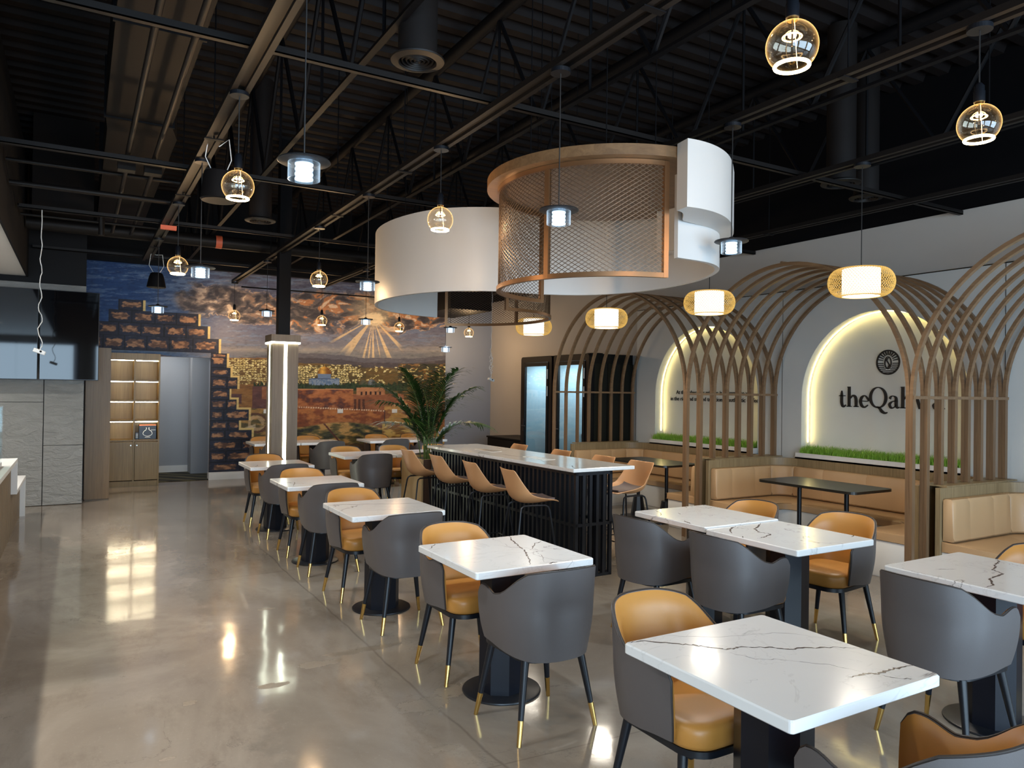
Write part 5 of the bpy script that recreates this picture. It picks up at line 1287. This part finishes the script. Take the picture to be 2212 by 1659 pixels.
# ================================================================== PHONE CABINS
def cabin(y0, y1, label, has_cloth):
    X0c, X1c, Hc = 6.64, 7.485, 2.20; W_ = y1-y0
    t = thing('phone_booth', label, 'booth', (X0c, y0, 0), 0, 'black phone cabins'); d_ = X1c-X0c
    bm = nb(); box(bm, .05, d_, 0, .05, 0, Hc); box(bm, .05, d_, W_-.05, W_, 0, Hc); box(bm, d_-.05, d_, .05, W_-.05, 0, Hc); box(bm, .05, d_-.05, .05, W_-.05, Hc-.07, Hc); box(bm, .05, d_-.05, .05, W_-.05, 0, .08); link('shell', bm, M['booth_shell'], t)
    bm = nb(); out = rrect(0, W_, 0, Hc, .05, 5); inn = rrect(.085, W_-.085, .07, Hc-.10, .012, 5)
    for x in (0, .05):
        a = [bm.verts.new((x, p[0], p[1])) for p in out]; b = [bm.verts.new((x, p[0], p[1])) for p in inn]
        for i in range(len(a)): bm.faces.new((a[i], a[(i+1) % len(a)], b[(i+1) % len(b)], b[i]))
        if x: 
            for u_, v_ in ((a0_, a), (b0_, b)):
                for i in range(len(a)): bm.faces.new((u_[i], u_[(i+1) % len(a)], v_[(i+1) % len(a)], v_[i]))
        a0_, b0_ = a, b
    fixn(bm); link('door_frame', bm, M['booth_frame'], t)
    dr = nb()
    for q in ((-.012, .03, .09, W_-.09, .075, .155), (-.012, .03, .09, W_-.09, Hc-.165, Hc-.105), (-.012, .03, .09, .145, .155, Hc-.165), (-.012, .03, W_-.145, W_-.09, .155, Hc-.165)): box(dr, *q)
    dr = link('door', dr, M['booth_shell'], t)
    bm = nb(); box(bm, .004, .012, .145, W_-.145, .155, Hc-.165); link('glass', bm, M['booth_glass'], dr)
    bm = nb(); cyl(bm, (-.012, W_-.115, 1.02), (-.05, W_-.115, 1.02), .010, .010, 10); tube(bm, [(-.05, W_-.115, 1.02), (-.052, W_-.24, 1.02)], .009, 8); box(bm, -.016, -.012, W_-.13, W_-.10, .93, 1.14); link('handle', bm, M['steel'] if False else M['black_metal'], dr)
    for zz in (1.62, 1.90):
        bm = nb(); box(bm, -.018, -.012, .094, .112, zz-.08, zz+.08); link('hinge', bm, M['plastic_white'], dr)
    bm = nb(); box(bm, d_-.062, d_-.0505, .051, W_-.051, .081, Hc-.071); box(bm, .06, d_-.063, .0505, .062, .081, Hc-.071); box(bm, .06, d_-.063, W_-.062, W_-.0505, .081, Hc-.071); link('felt_lining', bm, M['felt'], t)
    bm = nb(); box(bm, d_-.33, d_-.063, .063, W_-.063, .90, .925); link('desk', bm, M['alcove'], t)
    bm = nb(); box(bm, d_-.35, d_-.33, .45, .60, .84, .90); link('socket', bm, M['black_paint'], t)
    bm = nb(); box(bm, .3, .5, W_/2-.12, W_/2+.12, Hc-.078, Hc-.0705); link('ceiling_lamp', bm, M['cold_core'], t)
    l = lamp('AREA', 'bulb_light', (.4, W_/2, Hc-.09), 6, (.86, .95, 1.0), t, shape='RECTANGLE', size=.2, size_y=.24)
    if y0 < 9.5:
        for k in range(3):
            bm = nb(); xx = .10+k*.26; box(bm, xx, xx+.235, -.006, -.0005, .15, 2.05); link('side_panel', bm, M['side_panel'], t)
        bm = nb(); lathe(bm, [(0, 0), (.13, 0), (.13, .03), (0, .035)], 28, (.42, .42, Hc+.001)); link('fan_cap', bm, M['black_paint'], t)
M['side_panel'] = plain('side_panel', (.010, .0098, .007), .5, spec=.2)
cabin(9.06, 10.02, 'near black phone cabin with cloth heap inside, behind the post screen', True)
cabin(10.08, 11.04, 'far black phone cabin with a clear view of its glass door', False)
bm = nb(); rnd = random.Random(4); N, K = 22, 16; G = []
for i in range(N+1):
    row = []
    for j in range(K+1):
        u, v = i/N*2-1, j/K*2-1; h = max(0, 1-u*u*.9)*max(0, 1-v*v*.8)*.20+.028*math.sin(u*9+v*4)+.02*math.sin(v*11-u*5); e = max(abs(u), abs(v)); row.append(Vector((7.19+v*.10, 9.52+u*.24, .934+max(.004, h*(1 if e < .97 else .1)))))
    G.append(row)
grid_solid(G, [[Vector((p.x, p.y, .926)) for p in r] for r in G], bm); fixn(bm); tag(link('cloth_heap', bm, M['cloth'], None, True), 'crumpled cream cloth on the desk inside the near cabin', 'cloth')
bm = bbox_bev(6.78, 7.46, 11.2, 12.5, 0, .72, .01, 1)
lc = thing('low_cabinet', 'low black cabinet against the wall left of the cabins', 'cabinet', (0, 0, 0)); link('body', bm, M['booth_shell'], lc)
bm = bbox_bev(6.765, 7.47, 11.18, 12.515, .721, .752, .004, 1); link('top', bm, M['booth_shell'], lc)
bm = nb(); box(bm, 5.60, 6.43, 11.75, 13.36, 3.05, 3.38); box(bm, 5.9, 5.92, 12.3, 12.32, 3.38, 4.89); tag(link('dark_duct_box', bm, M['joist']), 'black boxed duct high before the far right corner, seen through the mesh ring', 'duct')
